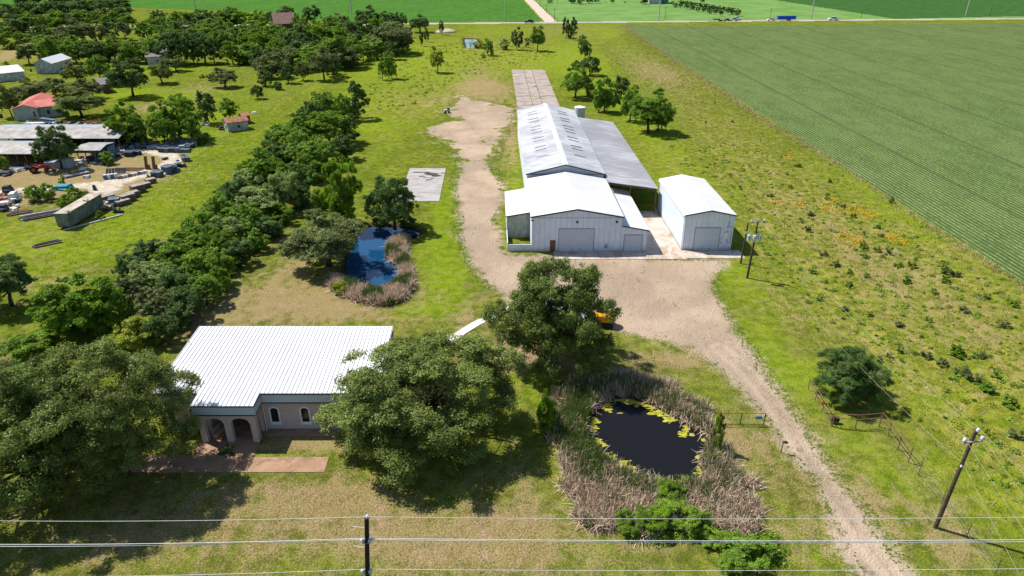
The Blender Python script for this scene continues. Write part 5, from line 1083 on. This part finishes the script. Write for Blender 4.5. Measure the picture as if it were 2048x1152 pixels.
house('house', 'pale house with faded red roof on the left, long wing behind the oaks', P(80.5,226), P(80.5,236.5), P(124,226.5), 3.2, 4.4, M_blueg, M_red, win=(('s', 2.5, .9, 2.2, .8), ('s', 5.5, .9, 2.2, .8)))
house('shed', 'white metal shed with weathered walls on the far left lawn', P(74,147.5), P(108,147.2), P(145,135.5), 3.9, 5.6, M_offw, metal_panel('white_tin_roof', (.64,.64,.64), .9, 0, (.4,.4,.4), .3), .4, 'shed', (('s', 6, .3, 1.5, 1.5), ('g', 8.5, .8, 1.8, .7)), ('s', 11.5, 2.4, 2.8, M_dark))
house('shed', 'long white roofed shed cut by the left edge', P(30,148), P(52,159), P(-70,186), 3.0, 4.4, M_offw, metal_panel('white_tin_roof_b', (.62,.62,.63), .9, 0, (.42,.41,.4), .35), .4, 'shed')
house('house', 'small house with grey shingle roof and wooden wall among oaks', P(190,177), P(207,187), P(222,184), 3.0, 4.2, M_wood, M_shing, .6, 'house', (('g', 3, 1, 2, .9),))
house('house', 'white house with grey roof half hidden behind the two lawn oaks', P(296,119), P(297,132), P(346,128), 3.6, 5.3, M_offw, M_shing, .6, 'house', (('s', 4, 1, 2.2, 1.0),))
house('house', 'distant house whose brown roof rises above the woods', P(548,57), P(552,63), P(592,62), 4.5, 9.5, M_wood, simple('brown_shingles', (.17,.10,.085), .9, .25, 1), .8, 'house')
house('shack', 'small white shack with rusty red roof beside the wire fence', P(449,259), P(457,264.5), P(484,250), 2.5, 3.3, M_offw, M_rust, .35, 'shack', (('g', 1.5, .8, 1.7, .8), ('s', 3, .8, 1.6, .9)))
house('lean_to', 'small rust red lean-to joined to the right of the shack', P(479,243), P(488,248.5), P(496,243), 2.2, 2.6, M_rust, M_rust, .2, 'shack')
# open barns in the yard
def barn(label, u0, u1, vf, vb, zf, zrd, zb, tin_back, tin_front, back=True, nposts=9, wallm=None):
    yf, yb = yat(zf, vf), yat(zb, vb); x0 = (u0-1024)/F*(yf*cT+(H-zf)*sT); x1 = (u1-1024)/F*(yf*cT+(H-zf)*sT); ym = yf+(yb-yf)*.45
    o = thing('open_barn', label, 'barn', (x1, yf, 0)); W_ = x1-x0; D = yb-yf; ymm = ym-yf
    def strip(ya, za, yb_, zb_, mat, nm, xa=-W_):
        m = MB(); m.prism([(xa, ya, za), (0, ya, za), (0, yb_, zb_), (xa, yb_, zb_)], (0, 0, .1)); m.build(nm, mat, o)
    strip(-.3, zf, ymm-.01, zrd, tin_front, 'front_roof'); strip(ymm+.01, zrd, D+.3, zb, tin_back, 'rear_roof')
    for i in range(nposts):
        x = -.3-(W_-.6)*i/(nposts-1); m = MB(); m.rbox((x, .1, zf/2), (.16,.16,zf)); m.build('post', M_rustpost, o)
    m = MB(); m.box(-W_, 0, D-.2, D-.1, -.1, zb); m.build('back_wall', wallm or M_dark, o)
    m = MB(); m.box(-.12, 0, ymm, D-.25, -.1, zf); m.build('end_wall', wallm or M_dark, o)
    return o
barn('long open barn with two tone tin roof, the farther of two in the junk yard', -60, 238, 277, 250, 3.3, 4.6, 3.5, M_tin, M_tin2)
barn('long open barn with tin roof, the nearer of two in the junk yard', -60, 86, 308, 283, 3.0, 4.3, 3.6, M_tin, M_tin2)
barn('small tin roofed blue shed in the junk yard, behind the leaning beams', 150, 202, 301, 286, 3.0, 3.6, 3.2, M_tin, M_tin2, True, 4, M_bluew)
# long box trailer
A, B, D_ = P(117, 458.5), P(143, 458.7), P(200, 417); ex = (A-B); wbx = ex.length; ex.normalize(); ey = Vector((ex.y, -ex.x, 0)); ey = -ey if (D_-B).dot(ey) < 0 else ey; Lb = (D_-B).dot(ey)
bt = thing('box_trailer', 'weathered grey green box trailer standing in the weeds', 'trailer', tuple(B)); 
def T(x, y, z): return tuple(ex*x+ey*y+Vector((0,0,z)))
M_box = simple('grey_green_panel', (.16,.19,.165), .7, .35, .8); M_boxt = simple('rust_streaked_top', (.40,.34,.27), .85, .35, .5)
m = MB(); m.box(0, wbx, 0, Lb, .55, 2.95, T); m.build('box_body', M_box, bt)
m = MB(); m.box(-.04, wbx+.04, -.04, Lb+.04, 2.952, 3.03, T); m.build('roof', M_boxt, bt)
m = MB(); 
for i in range(20): y = .3+i*(Lb-.6)/19; m.box(-.035, -.002, y-.03, y+.03, .6, 2.9, T)
m.build('side_rib', M_box, bt)['kind'] = 'stuff'
m = MB(); m.box(.05, wbx/2-.02, -.06, -.003, .65, 2.85, T); m.build('rear_door', M_box, bt); m = MB(); m.box(wbx/2+.02, wbx-.05, -.06, -.003, .65, 2.85, T); m.build('rear_door', M_box, bt)
m = MB(); m.box(.0, wbx, .2, Lb-.2, .3, .545, T); m.build('underframe', M_rustpost, bt)
for y in (1.2, 2.3):
    for x in (.2, wbx-.2): m = MB(); m.tube([T(x-.15, y, .42), T(x+.15, y, .42)], .45, 14); m.build('wheel', M_dark, bt)
for u, v in ((140, 424), (172, 401)):
    cc_ = P(u, v, 3.05); mm = MB()
    for _ in range(7): mm.rbox((cc_.x+random.uniform(-.6,.6), cc_.y+random.uniform(-.5,.5), 3.1), (random.uniform(.2,.7), .12, .08), rz=random.random()*3)
    tag(mm.build('scrap_pile', M_rustpost), f'heap of brown scrap lying on the {"near" if v > 410 else "far"} end of the box trailer roof', 'scrap')
# crates, pallets, drums
CM = {'blue': simple('slate_crate', (.10,.135,.18), .7, .35, 1.5), 'dark': simple('dark_crate', (.050,.055,.07), .8, .4, 1.5), 'pale': simple('pale_tub', (.32,.36,.40), .6, .25, 1.5), 'wood': simple('wood_pallet', (.22,.16,.12), .9, .35, 2), 'royal': simple('blue_drum', (.03,.12,.36), .45, .2), 'white': simple('white_drum', (.60,.60,.56), .5, .2), 'rust': M_rust, 'greyw': simple('grey_planks', (.30,.255,.22), .9, .4, 2), 'teal': simple('teal_tarp', (.02,.22,.26), .6, .3)}
def crate(x, y, w_, d, h, rz, mk, label, group=None, name='crate', lid=None, z=0):
    o = thing(name, label, name.replace('_', ' '), (x, y, z), rz, group)
    m = MB(); m.rbox((0,0,h*.46), (w_,d,h*.92), taper=.97); m.build('body', CM[mk], o)
    m = MB(); e = .05; t = .06
    for a in ((-w_/2,0,t,d+.04),(w_/2,0,t,d+.04)): m.rbox((a[0],a[1],h*.94), (a[2],a[3],h*.1))
    for a in ((0,-d/2,w_-.07,t),(0,d/2,w_-.07,t)): m.rbox((a[0],a[1],h*.94), (a[2],a[3],h*.1))
    m.build('rim', CM[lid or mk], o); return o
random.seed(21)
src = {k: crate(-60-i*3, 158, 1.2, 1.1, 1.0, 0, k, f'{k} crate', lid='pale' if k != 'wood' else 'wood') for i, k in enumerate(('blue', 'dark', 'pale'))}
used = set()
WC = {'blue': 'slate blue', 'dark': 'black', 'pale': 'pale'}
def place(k, x, y, label, group, s=1.0, rz=0):
    sc = (s*random.uniform(.85,1.2), s*random.uniform(.85,1.15), s*random.uniform(.7,1.15))
    if k not in used:
        o = src[k]; used.add(k); o.location = (x, y, 0); o.rotation_euler = (0,0,rz); o.scale = sc; o['label'] = label; o['group'] = group
    else: dup(src[k], (x, y, 0), rz, label, group, sc)
for j, (v, u0, u1) in enumerate(((286, 360, 392), (290.5, 340, 390), (295, 320, 386), (299.5, 322, 380), (304, 324, 376))):   # packed block
    u = u0
    while u < u1:
        k = random.choice(('blue', 'dark', 'blue', 'dark', 'pale')) if j < 4 else random.choice(('blue', 'dark')); p = P(u, v); place(k, p.x, p.y, f'{WC[k]} crate in the packed block at the bend of the sandy track', f'{WC[k]} crates packed at the bend of the track', 1.05, random.uniform(-.2,.2)); u += random.uniform(9, 12)
for (v, u0, u1) in ((292, 240, 318), (297, 250, 312)):
    u = u0
    while u < u1:
        k = random.choice(('blue', 'dark', 'pale')); p = P(u, v); place(k, p.x, p.y, f'{WC[k]} tub in the row in front of the yard trees', f'{WC[k]} tubs in the row before the yard trees', .9, random.uniform(-.6,.6)); u += random.uniform(8, 15)
for u, v, k, s, lab in ((373, 322, 'blue', 1.3, 'slate crate stack at the right of the track bend, near the meadow'), (368, 318, 'dark', 1.0, 'black crate behind the slate stack at the track bend'), (357, 334, 'dark', 1.1, 'dark crate on the meadow side of the sandy track'), (347, 338, 'blue', 1.1, 'slate crate left of the dark crate along the sandy track'), (338, 346, 'blue', 1.7, 'largest slate blue crate along the sandy track'), (333, 341, 'dark', 1.2, 'black crate behind the largest slate crate'), (346, 344, 'dark', 1.3, 'black crate right of the largest slate crate'), (315, 353, 'blue', 1.5, 'single slate crate standing by the near bend of the track'), (330, 354, 'wood', 1, ''), (231, 408, 'blue', 1.7, 'slate crate with pale lid right of the box trailer'), (276, 280, 'pale', .8, 'pale tub under the trees behind the track'), (260, 312, 'dark', 1.5, 'black drum cluster on the inner side of the track'), (276, 309, 'dark', 1.2, 'single black crate at the inner edge of the track'), (247, 309, 'pale', 1.0, 'pale tub between the black drums inside the track'), (236, 313, 'dark', 1.0, 'small black tub beside the round shrub in the yard')):
    if not lab: continue
    p = P(u, v); place(k, p.x, p.y, lab, 'loose crates round the track', s, random.uniform(-.5,.5))
for i, u in enumerate((106, 122, 139)):
    p = P(u, 334); k = 'pale'; place(k, p.x, p.y, ('left', 'middle', 'right')[i]+' of the three big pale bins in front of the nearer barn', 'big pale bins', 1.75, .1)
# pallet stacks down the meadow edge
def stack(u, v, n, w_, d, rz, lab, mk='wood', top='greyw'):
    p = P(u, v); o = thing('pallet_stack', lab, 'pallet stack', (p.x, p.y, 0), rz, 'pallet stacks along the meadow edge')
    for i in range(n): m = MB(); m.rbox((random.uniform(-.08,.08), random.uniform(-.08,.08), .12+i*.2), (w_, d, .13)); m.build('pallet', CM[mk] if i < n-1 or not top else CM[top], o)
R = math.radians
for a in ((246,409,5,2.6,1.6,R(55),'dark lumber stack nearest the box trailer at the meadow edge'),(256,402,7,2.8,1.6,R(55),'second lumber stack from the box trailer at the meadow edge'),(267,394,6,2.4,1.5,R(55),'third lumber stack from the box trailer at the meadow edge'),(277,384,8,2.6,1.8,R(52),'tall brown pallet stack in the middle of the meadow edge row'),(290,375,5,2.2,1.5,R(50),'grey pallet stack right of the tall brown stack'),(302,366,5,2.0,1.4,R(50),'farthest grey pallet stack of the meadow edge row'),(212,420,4,2.2,1.3,R(20),'low pallet pile just right of the box trailer'),(207,402,5,4.2,1.4,R(52),'long pale topped rack behind the box trailer')): stack(*a)
# drums in a row and low wall of blocks
for i, (u, mk) in enumerate(((212,'royal'),(219,'white'),(226,'royal'),(232,'white'))):
    p = P(u, 358-i*.8); o = thing('drum', ('leftmost blue drum', 'cream drum between the two blue drums', 'right blue drum', 'cream drum right of both blue drums')[i]+' in the drum row by the track', 'drum', (p.x, p.y, 0), 0, 'drums by the track')
    m = MB(); m.tube([(0,0,0),(0,0,.3),(0,0,.31),(0,0,.9),(0,0,.95)], [.46,.46,.5,.5,.44], 14); m.build('drum_body', CM[mk], o); m = MB(); m.tube([(0,0,.951),(0,0,1.0)], .42, 14); m.build('lid', CM['white'], o)
for i in range(9):
    t = i/8; p = P(240+50*t, 357-11*t); tag((lambda m: (m.rbox((p.x, p.y, .3), (.95,.7,.6), rz=.25), m.build('stone_block', CM['white'] if i % 3 else CM['wood'], bevel=.04))[1])(MB()), 'pale block in the row along the inner edge of the sandy track', 'block', 'pale blocks along the track')
# beam piles
def beams(u, v, n, L, rz, lab, mk, spread=.35, z=0, tilt=0, name='beam_pile'):
    p = P(u, v); o = thing(name, lab, 'beam pile', (p.x, p.y, 0), rz)
    for i in range(n):
        m = MB(); m.rbox((random.uniform(-.4,.4), (i-n/2)*spread, .16+z+(i % 2)*.18), (L*random.uniform(.8,1.05), .2, .18), rz=random.uniform(-.04,.04), ry=tilt); m.build('beam', CM[mk[i % len(mk)]], o)
beams(152, 349, 9, 6.0, R(50), 'pile of dark and pale beams in the middle of the yard', ('dark','white','rust','white','dark')); beams(82, 431, 10, 6.5, R(38), 'pile of grey pipes in the weeds left of the box trailer', ('dark','wood','white','dark','wood'))
beams(38, 427, 4, 4.2, R(40), 'small pile of brown beams in the weeds, far left', ('wood','rust')); beams(92, 489, 5, 4.0, R(40), 'pile of old planks alone on the meadow left', ('wood','dark'), .3); beams(262, 339, 5, 6.0, R(2), 'long brown beam pile inside the loop of the track', ('rust','wood','dark'))
beams(192, 444, 1, 10.5, R(50), 'single long white pipe lying in grass beside the box trailer', ('white',)); beams(193, 318, 6, 6.5, R(-62), 'long pale beams leaning against the blue shed', ('pale','blue','pale'), .3, 1.2, .45); beams(27, 339, 6, 7, R(5), 'tangle of white beams before the nearer barn', ('white','pale','dark'), .4)
beams(130, 245, 5, 22, R(0), 'long rusty rack of steel behind the farther barn', ('rust','rust','wood'), .3)
for u in (295, 310):
    p = P(u, 338); m = MB(); m.rbox((p.x, p.y, 1.5), (.55,.4,3.0), ry=.12); m.rbox((p.x+.3, p.y+.1, .5), (.3,.9,.9)); tag(m.build('timber_post', M_rustpost), ('left' if u < 300 else 'right')+' of the two upright rusty timbers inside the track loop', 'timber')
p = P(232, 349); m = MB(); 
for i in range(7): m.rbox((p.x-1.8+i*.6, p.y+.1*i, .75), (.5,1.3,.12), rx=1.0)
tag(m.build('leaning_panels', CM['dark']), 'dark ribbed panels leaning behind the blue drums', 'panel')
p = P(90, 347)
for u, v, mk, sz, lab in ((128,378,'teal',(3.2,2.2,.9),'teal tarp half buried in the yard bushes'),(30,400,'white',(1.5,2.6,1.6),'tilted white panel at the left of the bushes'),(8,421,'dark',(1.6,1.6,1.2),'round dark tub at the far left edge of the yard'),(29,421,'white',(1.3,1.0,.6),'low white tub right of the dark tub at the left edge'),(17,384,'dark',(1.8,1.6,1.4),'dark box at the left end of the sandy track'),(174,355,'pale',(1.4,1.0,.5),'pale box lying alone beside the beam pile'),(190,380,'dark',(.6,.6,1.1),'small black bin beside the near curve of the track'),(165,340,'white',(1.6,1.2,.5),'white sheet of scrap inside the yard'),(8,402,'rust',(2.6,1.8,.8),'reddish scrap heap at the left edge of the yard'),(10,408,'white',(1.8,1.4,.5),'white scrap sheet at the left edge of the yard'),(12,350,'dark',(2.4,2,.8),'dark scrap heap under the shrub at the left edge'),(160,327,'white',(2.2,1.4,.9),'small white car part heap right of the pale bins'),(182,322,'dark',(2.4,1.6,1.2),'black scrap heap before the leaning beams'),(215,285,'white',(1.2,.8,1.8),'white appliance under the end of the farther barn'),(228,287,'pale',(1.6,.8,1.4),'pale appliance right under the farther barn end'),(310,290,'rust',(3,1.6,1.0),'reddish scrap heap between the tubs and packed crates'),(412,250,'pale',(2.6,1.6,.7),'pale junk pile under the trees left of the shack'),(444,259,'dark',(1.6,1.2,.9),'dark box left of the small white shack'),(72,250,'white',(5,1.8,.7),'white flat scrap behind the farther barn'),(98,247,'blue',(6,2,1.4),'blue grey covered trailer behind the farther barn'),(509,227,'white',(1.6,1,.6),'small white trough beside the wire fence')):
    p = P(u, v); m = MB(); 
    m.rbox((p.x, p.y, sz[2]/2), sz, rz=random.uniform(-.3,.5), ry=random.uniform(-.12,.12), taper=random.uniform(.6,.9)); m.rbox((p.x+sz[0]*.2, p.y-sz[1]*.3, sz[2]*.3), (sz[0]*.6, sz[1]*.7, sz[2]*.55), rz=random.uniform(-1,1), rx=.2)
    tag(m.build('scrap_piece', CM[mk], bevel=.05), lab, 'scrap')
SC = {'white': 'white', 'dark': 'black', 'rust': 'rusty', 'blue': 'slate blue', 'wood': 'brown', 'pale': 'grey'}
for (u0, u1, v0, v1, n_) in ((4, 60, 330, 345, 12), (62, 104, 328, 336, 6), (150, 205, 316, 332, 14), (202, 262, 296, 316, 16), (0, 40, 392, 416, 12), (215, 300, 286, 293, 14), (205, 240, 398, 428, 10), (110, 200, 243, 250, 10), (45, 110, 246, 254, 6), (320, 372, 318, 350, 8)):
    for _ in range(n_):
        p = P(random.uniform(u0, u1), random.uniform(v0, v1)); mk = random.choice(('white', 'dark', 'dark', 'rust', 'blue', 'wood', 'pale')); m = MB()
        for q_ in range(random.choice((1, 2, 3))): m.rbox((p.x+random.uniform(-.5,.5), p.y+random.uniform(-.4,.4), random.uniform(.15,.5)), (random.uniform(.3,1.5), random.uniform(.2,.9), random.uniform(.15,.7)), rz=random.uniform(0,3), ry=random.uniform(-.4,.4), taper=random.uniform(.5,1))
        tag(m.build('junk_piece', CM[mk], bevel=.03), f'small {SC[mk]} piece of junk littering the yard round the barns', 'junk', f'small {SC[mk]} junk pieces in the yard')
# red tractor
def wheel(root, x, y, r, w_, mt=None):
    m = MB(); m.tube([(x-w_/2,y,r),(x-w_/2+.03,y,r),(x+w_/2-.03,y,r),(x+w_/2,y,r)], [r*.9,r,r,r*.9], 18); t = m.build('wheel', M_tyre, root)
    m = MB(); m.tube([(x-w_/2-.01,y,r),(x+w_/2+.01,y,r)], r*.5, 12); m.build('rim', mt or M_steel, t)
M_tyre = simple('tyre_rubber', (.02,.02,.02), .85, .3)
p = P(78, 344); tr_ = thing('tractor', 'red tractor with front loader parked before the barns', 'tractor', (p.x, p.y, 0), R(115)); M_tred = simple('tractor_red', (.42,.04,.05), .45, .2)
m = MB(); m.rbox((0,-1.1,1.15), (.75,1.9,.7), taper=.9); m.rbox((0,.3,.95), (.6,1.2,.5)); m.build('hood', M_tred, tr_, bevel=.05)
m = MB(); m.rbox((-.75,.7,1.45), (.4,1.2,.1)); m.rbox((.75,.7,1.45), (.4,1.2,.1)); m.build('fender', M_tred, tr_); m = MB(); m.rbox((0,.75,1.4), (.55,.5,.12)); m.rbox((0,1.0,1.7), (.55,.1,.5)); m.build('seat', M_dark, tr_)
for s in (-1, 1): wheel(tr_, s*.8, .75, .8, .42, M_tred); wheel(tr_, s*.65, -1.6, .45, .28, M_tred)
m = MB(); 
for s in (-1, 1): m.tube([(s*.6,.1,1.4),(s*.6,-1.6,1.5),(s*.6,-2.7,.5)], .07, 6)
m.build('loader_arm', M_tred, tr_); m = MB(); m.rbox((0,-2.9,.35), (1.9,.5,.5), rx=.3); m.build('loader_bucket', M_rustpost, tr_)
# pickups, cars and trailers
def car_paint(n, c): return simple(n, c, .3, .06)
def vehicle(name, label, cat, loc, rz, paint, kind='pickup', s=1.0, group=None):
    o = thing(name, label, cat, loc, rz, group); o.scale = (s, s, s); L = 5.6 if kind == 'pickup' else 4.7
    prof = [(-L/2,.45),(-L/2,1.0),(-L/2+.1,1.08),(-1.0,1.15),(-1.0,1.15),(L/2,1.12),(L/2,.5)] if kind == 'pickup' else [(-L/2,.4),(-L/2,.75),(-L/2+.15,.85),(-1.1,.98),(L/2-.3,1.02),(L/2,.9),(L/2,.45)]
    m = MB(); m.prism([(-.95, y, z) for y, z in prof], (1.9, 0, 0)); m.build('body', paint, o, bevel=.06)
    cab = [(-1.05,1.14),(-.45,1.78),(.95,1.82),(1.15,1.14)] if kind == 'pickup' else [(-1.1,.99),(-.3,1.48),(1.1,1.5),(1.9,1.02)]
    m = MB(); n0 = len(cab)
    m.add([(-.88,y,z) for y, z in cab[:1]]+[(-.72,y,z) for y, z in cab[1:3]]+[(-.88,y,z) for y, z in cab[3:]]+[(.88,y,z) for y, z in cab[:1]]+[(.72,y,z) for y, z in cab[1:3]]+[(.88,y,z) for y, z in cab[3:]], [(0,1,2,3),(7,6,5,4),(0,4,5,1),(1,5,6,2),(2,6,7,3),(3,7,4,0)])
    m.build('windows', M_glass, o); m = MB(); m.rbox((0, (cab[1][0]+cab[2][0])/2, cab[1][1]+.03), (1.46, cab[2][0]-cab[1][0]+.05, .06)); m.build('roof', paint, o)
    if kind == 'pickup': m = MB(); m.rbox((0, 2.0, 1.135), (1.6, 1.45, .05)); m.build('truck_bed', M_dark, o)
    for s_ in (-1, 1):
        for y in (-L*.32, L*.3): wheel(o, s_*.86, y, .38, .26)
        m = MB(); m.rbox((s_*.7, -L/2-.01, .78), (.35,.04,.18)); m.build('headlight', M_frame, o)
    return o
M_vw = car_paint('white_paint', (.68,.70,.72)); M_vk = car_paint('black_paint', (.015,.015,.018)); M_vs = car_paint('silver_paint', (.45,.47,.50)); M_vg = car_paint('grey_paint', (.20,.21,.23)); M_vb = simple('blue_trailer', (.015,.07,.50), .45, .1)
p = P(1112, 622); vehicle('pickup_truck', 'white pickup parked under the big oak, seen through its branches', 'pickup truck', (p.x, p.y, .02), R(60), M_vw)
p = P(1150, 636); vehicle('parked_car', 'pale silver car parked under the big oak, right of the white pickup', 'car', (p.x, p.y, .02), R(35), M_vs, 'car')
def onroad(u, dy=-1.0):
    x = (u-1024)/F*500*1.0
    for _ in range(20): y = road_y(x)+dy; x = (u-1024)/F*(y*cT+H*sT)
    return x, y
SR_ = math.atan(RB)
x, y = onroad(1058); vehicle('parked_car', 'black car on the far road near the dirt lane', 'car', (x, y, .05), R(-90)+SR_, M_vk, 'car', 1.35)
x, y = onroad(1542); vehicle('pickup_truck', 'white pickup towing the blue trailer on the far road', 'pickup truck', (x, y, .05), R(90)+SR_+PI, M_vw, 'pickup')
x, y = onroad(1666); vehicle('pickup_truck', 'white pickup alone on the far road, right of the blue trailer', 'pickup truck', (x, y, .05), R(90)+SR_+PI, M_vw, 'pickup', 1.25)
x, y = onroad(1468); vehicle('pickup_truck', 'pale blue white truck near the orchard lane mouth', 'pickup truck', (x, y+1, .05), R(90)+SR_+PI, M_vs, 'pickup', 1.1); x, y = onroad(1478); vehicle('parked_car', 'white van like car just right of the truck at the orchard lane mouth', 'car', (x+.5, y+7, .05), R(90), M_vw, 'car', 1.3)
x, y = onroad(1457); vehicle('parked_car', 'black car just left of the truck at the orchard lane mouth', 'car', (x-1, y+1, .05), R(90)+SR_+PI, M_vk, 'car', 1.0)
x, y = onroad(1572, -1); bt2 = thing('cargo_trailer', 'long blue open top trailer behind the white pickup on the far road', 'trailer', (x, y, .05), SR_)
m = MB(); m.box(-6.2, 6.2, -1.2, 1.2, .9, 3.0); m.build('trailer_body', M_vb, bt2); m = MB(); m.box(-6.4, 6.4, -1.28, 1.28, 2.85, 3.05); m.build('rim', M_vb, bt2)
for xx in (1.2, 2.4):
    for s_ in (-1, 1): m = MB(); m.tube([(xx, s_*1.15-.15, .45), (xx, s_*1.15+.15, .45)], .45, 12); m.build('wheel', M_tyre, bt2)
m = MB(); m.box(-7.6, -6.4, -.1, .1, .7, .9); m.build('hitch', M_steel, bt2)
x, y = onroad(1432, -1); ft = thing('flatbed_trailer', 'dark flatbed trailer stretched along the far road left of the black car', 'trailer', (x, y, .05), SR_)
m = MB(); m.box(-6, 6, -1.1, 1.1, .85, 1.1); m.build('deck', M_vg, ft); m = MB(); m.box(-2, 2.5, -.9, .9, 1.11, 1.5); m.build('load', M_dark, ft)
for xx in (2.5, 3.6):
    for s_ in (-1, 1): m = MB(); m.tube([(xx, s_*1.05-.15, .42), (xx, s_*1.05+.15, .42)], .42, 12); m.build('wheel', M_tyre, ft)
# yellow excavator under the big oak
p = P(1207, 650); ex_ = thing('excavator', 'yellow orange excavator tail sticking out from under the big oak', 'excavator', (p.x, p.y, 0), R(-8)); M_yel = simple('excavator_yellow', (.72,.30,.01), .4, .12)
for s_ in (-1, 1): m = MB(); m.prism([(-1.3, s_*.85-.2, .25),(-1.05, s_*.85-.2, 0),(1.05, s_*.85-.2, 0),(1.3, s_*.85-.2, .25),(1.3, s_*.85-.2, .5),(1.05, s_*.85-.2, .7),(-1.05, s_*.85-.2, .7),(-1.3, s_*.85-.2, .5)], (0,.4,0)); m.build('track', M_tyre, ex_)
m = MB(); pts = [(-1.1,-.95,.85)]+[(.5+1.05*math.cos(a), 1.0*math.sin(a), .85) for a in [(-90+18*i)*PI/180 for i in range(11)]]+[(-1.1,.95,.85)]; m.prism(pts, (0,0,1.0)); m.build('engine_house', M_yel, ex_, bevel=.12)
m = MB(); pts = [(-1.0,-.9,.72)]+[(.5+.98*math.cos(a), .95*math.sin(a), .72) for a in [(-90+18*i)*PI/180 for i in range(11)]]+[(-1.0,.9,.72)]; m.prism(pts, (0,0,.12)); m.build('turntable', M_dark, ex_)
m = MB(); m.rbox((-.6,.45,2.1), (1.0,.85,1.3), taper=.88); m.build('cab', M_glass, ex_, bevel=.04); m = MB(); m.rbox((-.6,.45,2.8), (.95,.8,.08)); m.build('cab_roof', M_yel, ex_)
m = MB(); m.tube([(-1.0,-.3,1.4),(-2.4,-.3,3.0),(-3.6,-.3,2.6)], [.2,.17,.13], 6); m.build('boom', M_yel, ex_); m = MB(); m.tube([(-3.6,-.3,2.6),(-3.9,-.3,.9)], [.14,.1], 6); m.build('stick', M_yel, ex_); m = MB(); m.rbox((-3.9,-.3,.5), (.6,.7,.6), ry=.4); m.build('bucket', M_dark, ex_)
# machine at the head of the gravel
p = P(894, 226); mm_ = thing('machine', 'small grey machine standing at the head of the gravel drive', 'machine', (p.x, p.y, 0), .2)
m = MB(); m.rbox((0,0,.75), (1.9,1.1,.7), taper=.8); m.build('body', M_vs, mm_, bevel=.05); m = MB(); m.rbox((.5,0,1.25), (.8,.8,.5), taper=.8); m.build('hood', M_dark, mm_)
for xx in (-.6,.6):
    for s_ in (-1, 1): m = MB(); m.tube([(xx, s_*.55-.1, .35), (xx, s_*.55+.1, .35)], .35, 12); m.build('wheel', M_tyre, mm_)
# far culvert and farmhouse beyond the road
p = P(892, 64); m = MB(); m.tube([(p.x, p.y, -.2),(p.x, p.y, .8),(p.x, p.y, 1.6),(p.x, p.y, 1.75)], [6.6, 5.4, 2.6, .6], 20); tag(m.build('gravel_mound', simple('pale_gravel', (.42,.37,.30), .95, .3, 1), smooth=True), 'pale gravel mound beside the far pond', 'mound')
house('farmhouse', 'distant white farmhouse beyond the road behind a concrete pole', P(1296,5.5), P(1298,8), P(1322,7.5), 4.0, 7.0, M_offw, M_shing, .6)
house('shed', 'distant bluish green shed beyond the road, right of the farmhouse', P(1322,4.5), P(1324,7.5), P(1336,7.2), 4.5, 6.0, simple('blue_green_wall', (.05,.22,.22), .7, .2), simple('blue_green_roof', (.06,.26,.25), .6, .2), .5, 'shed')
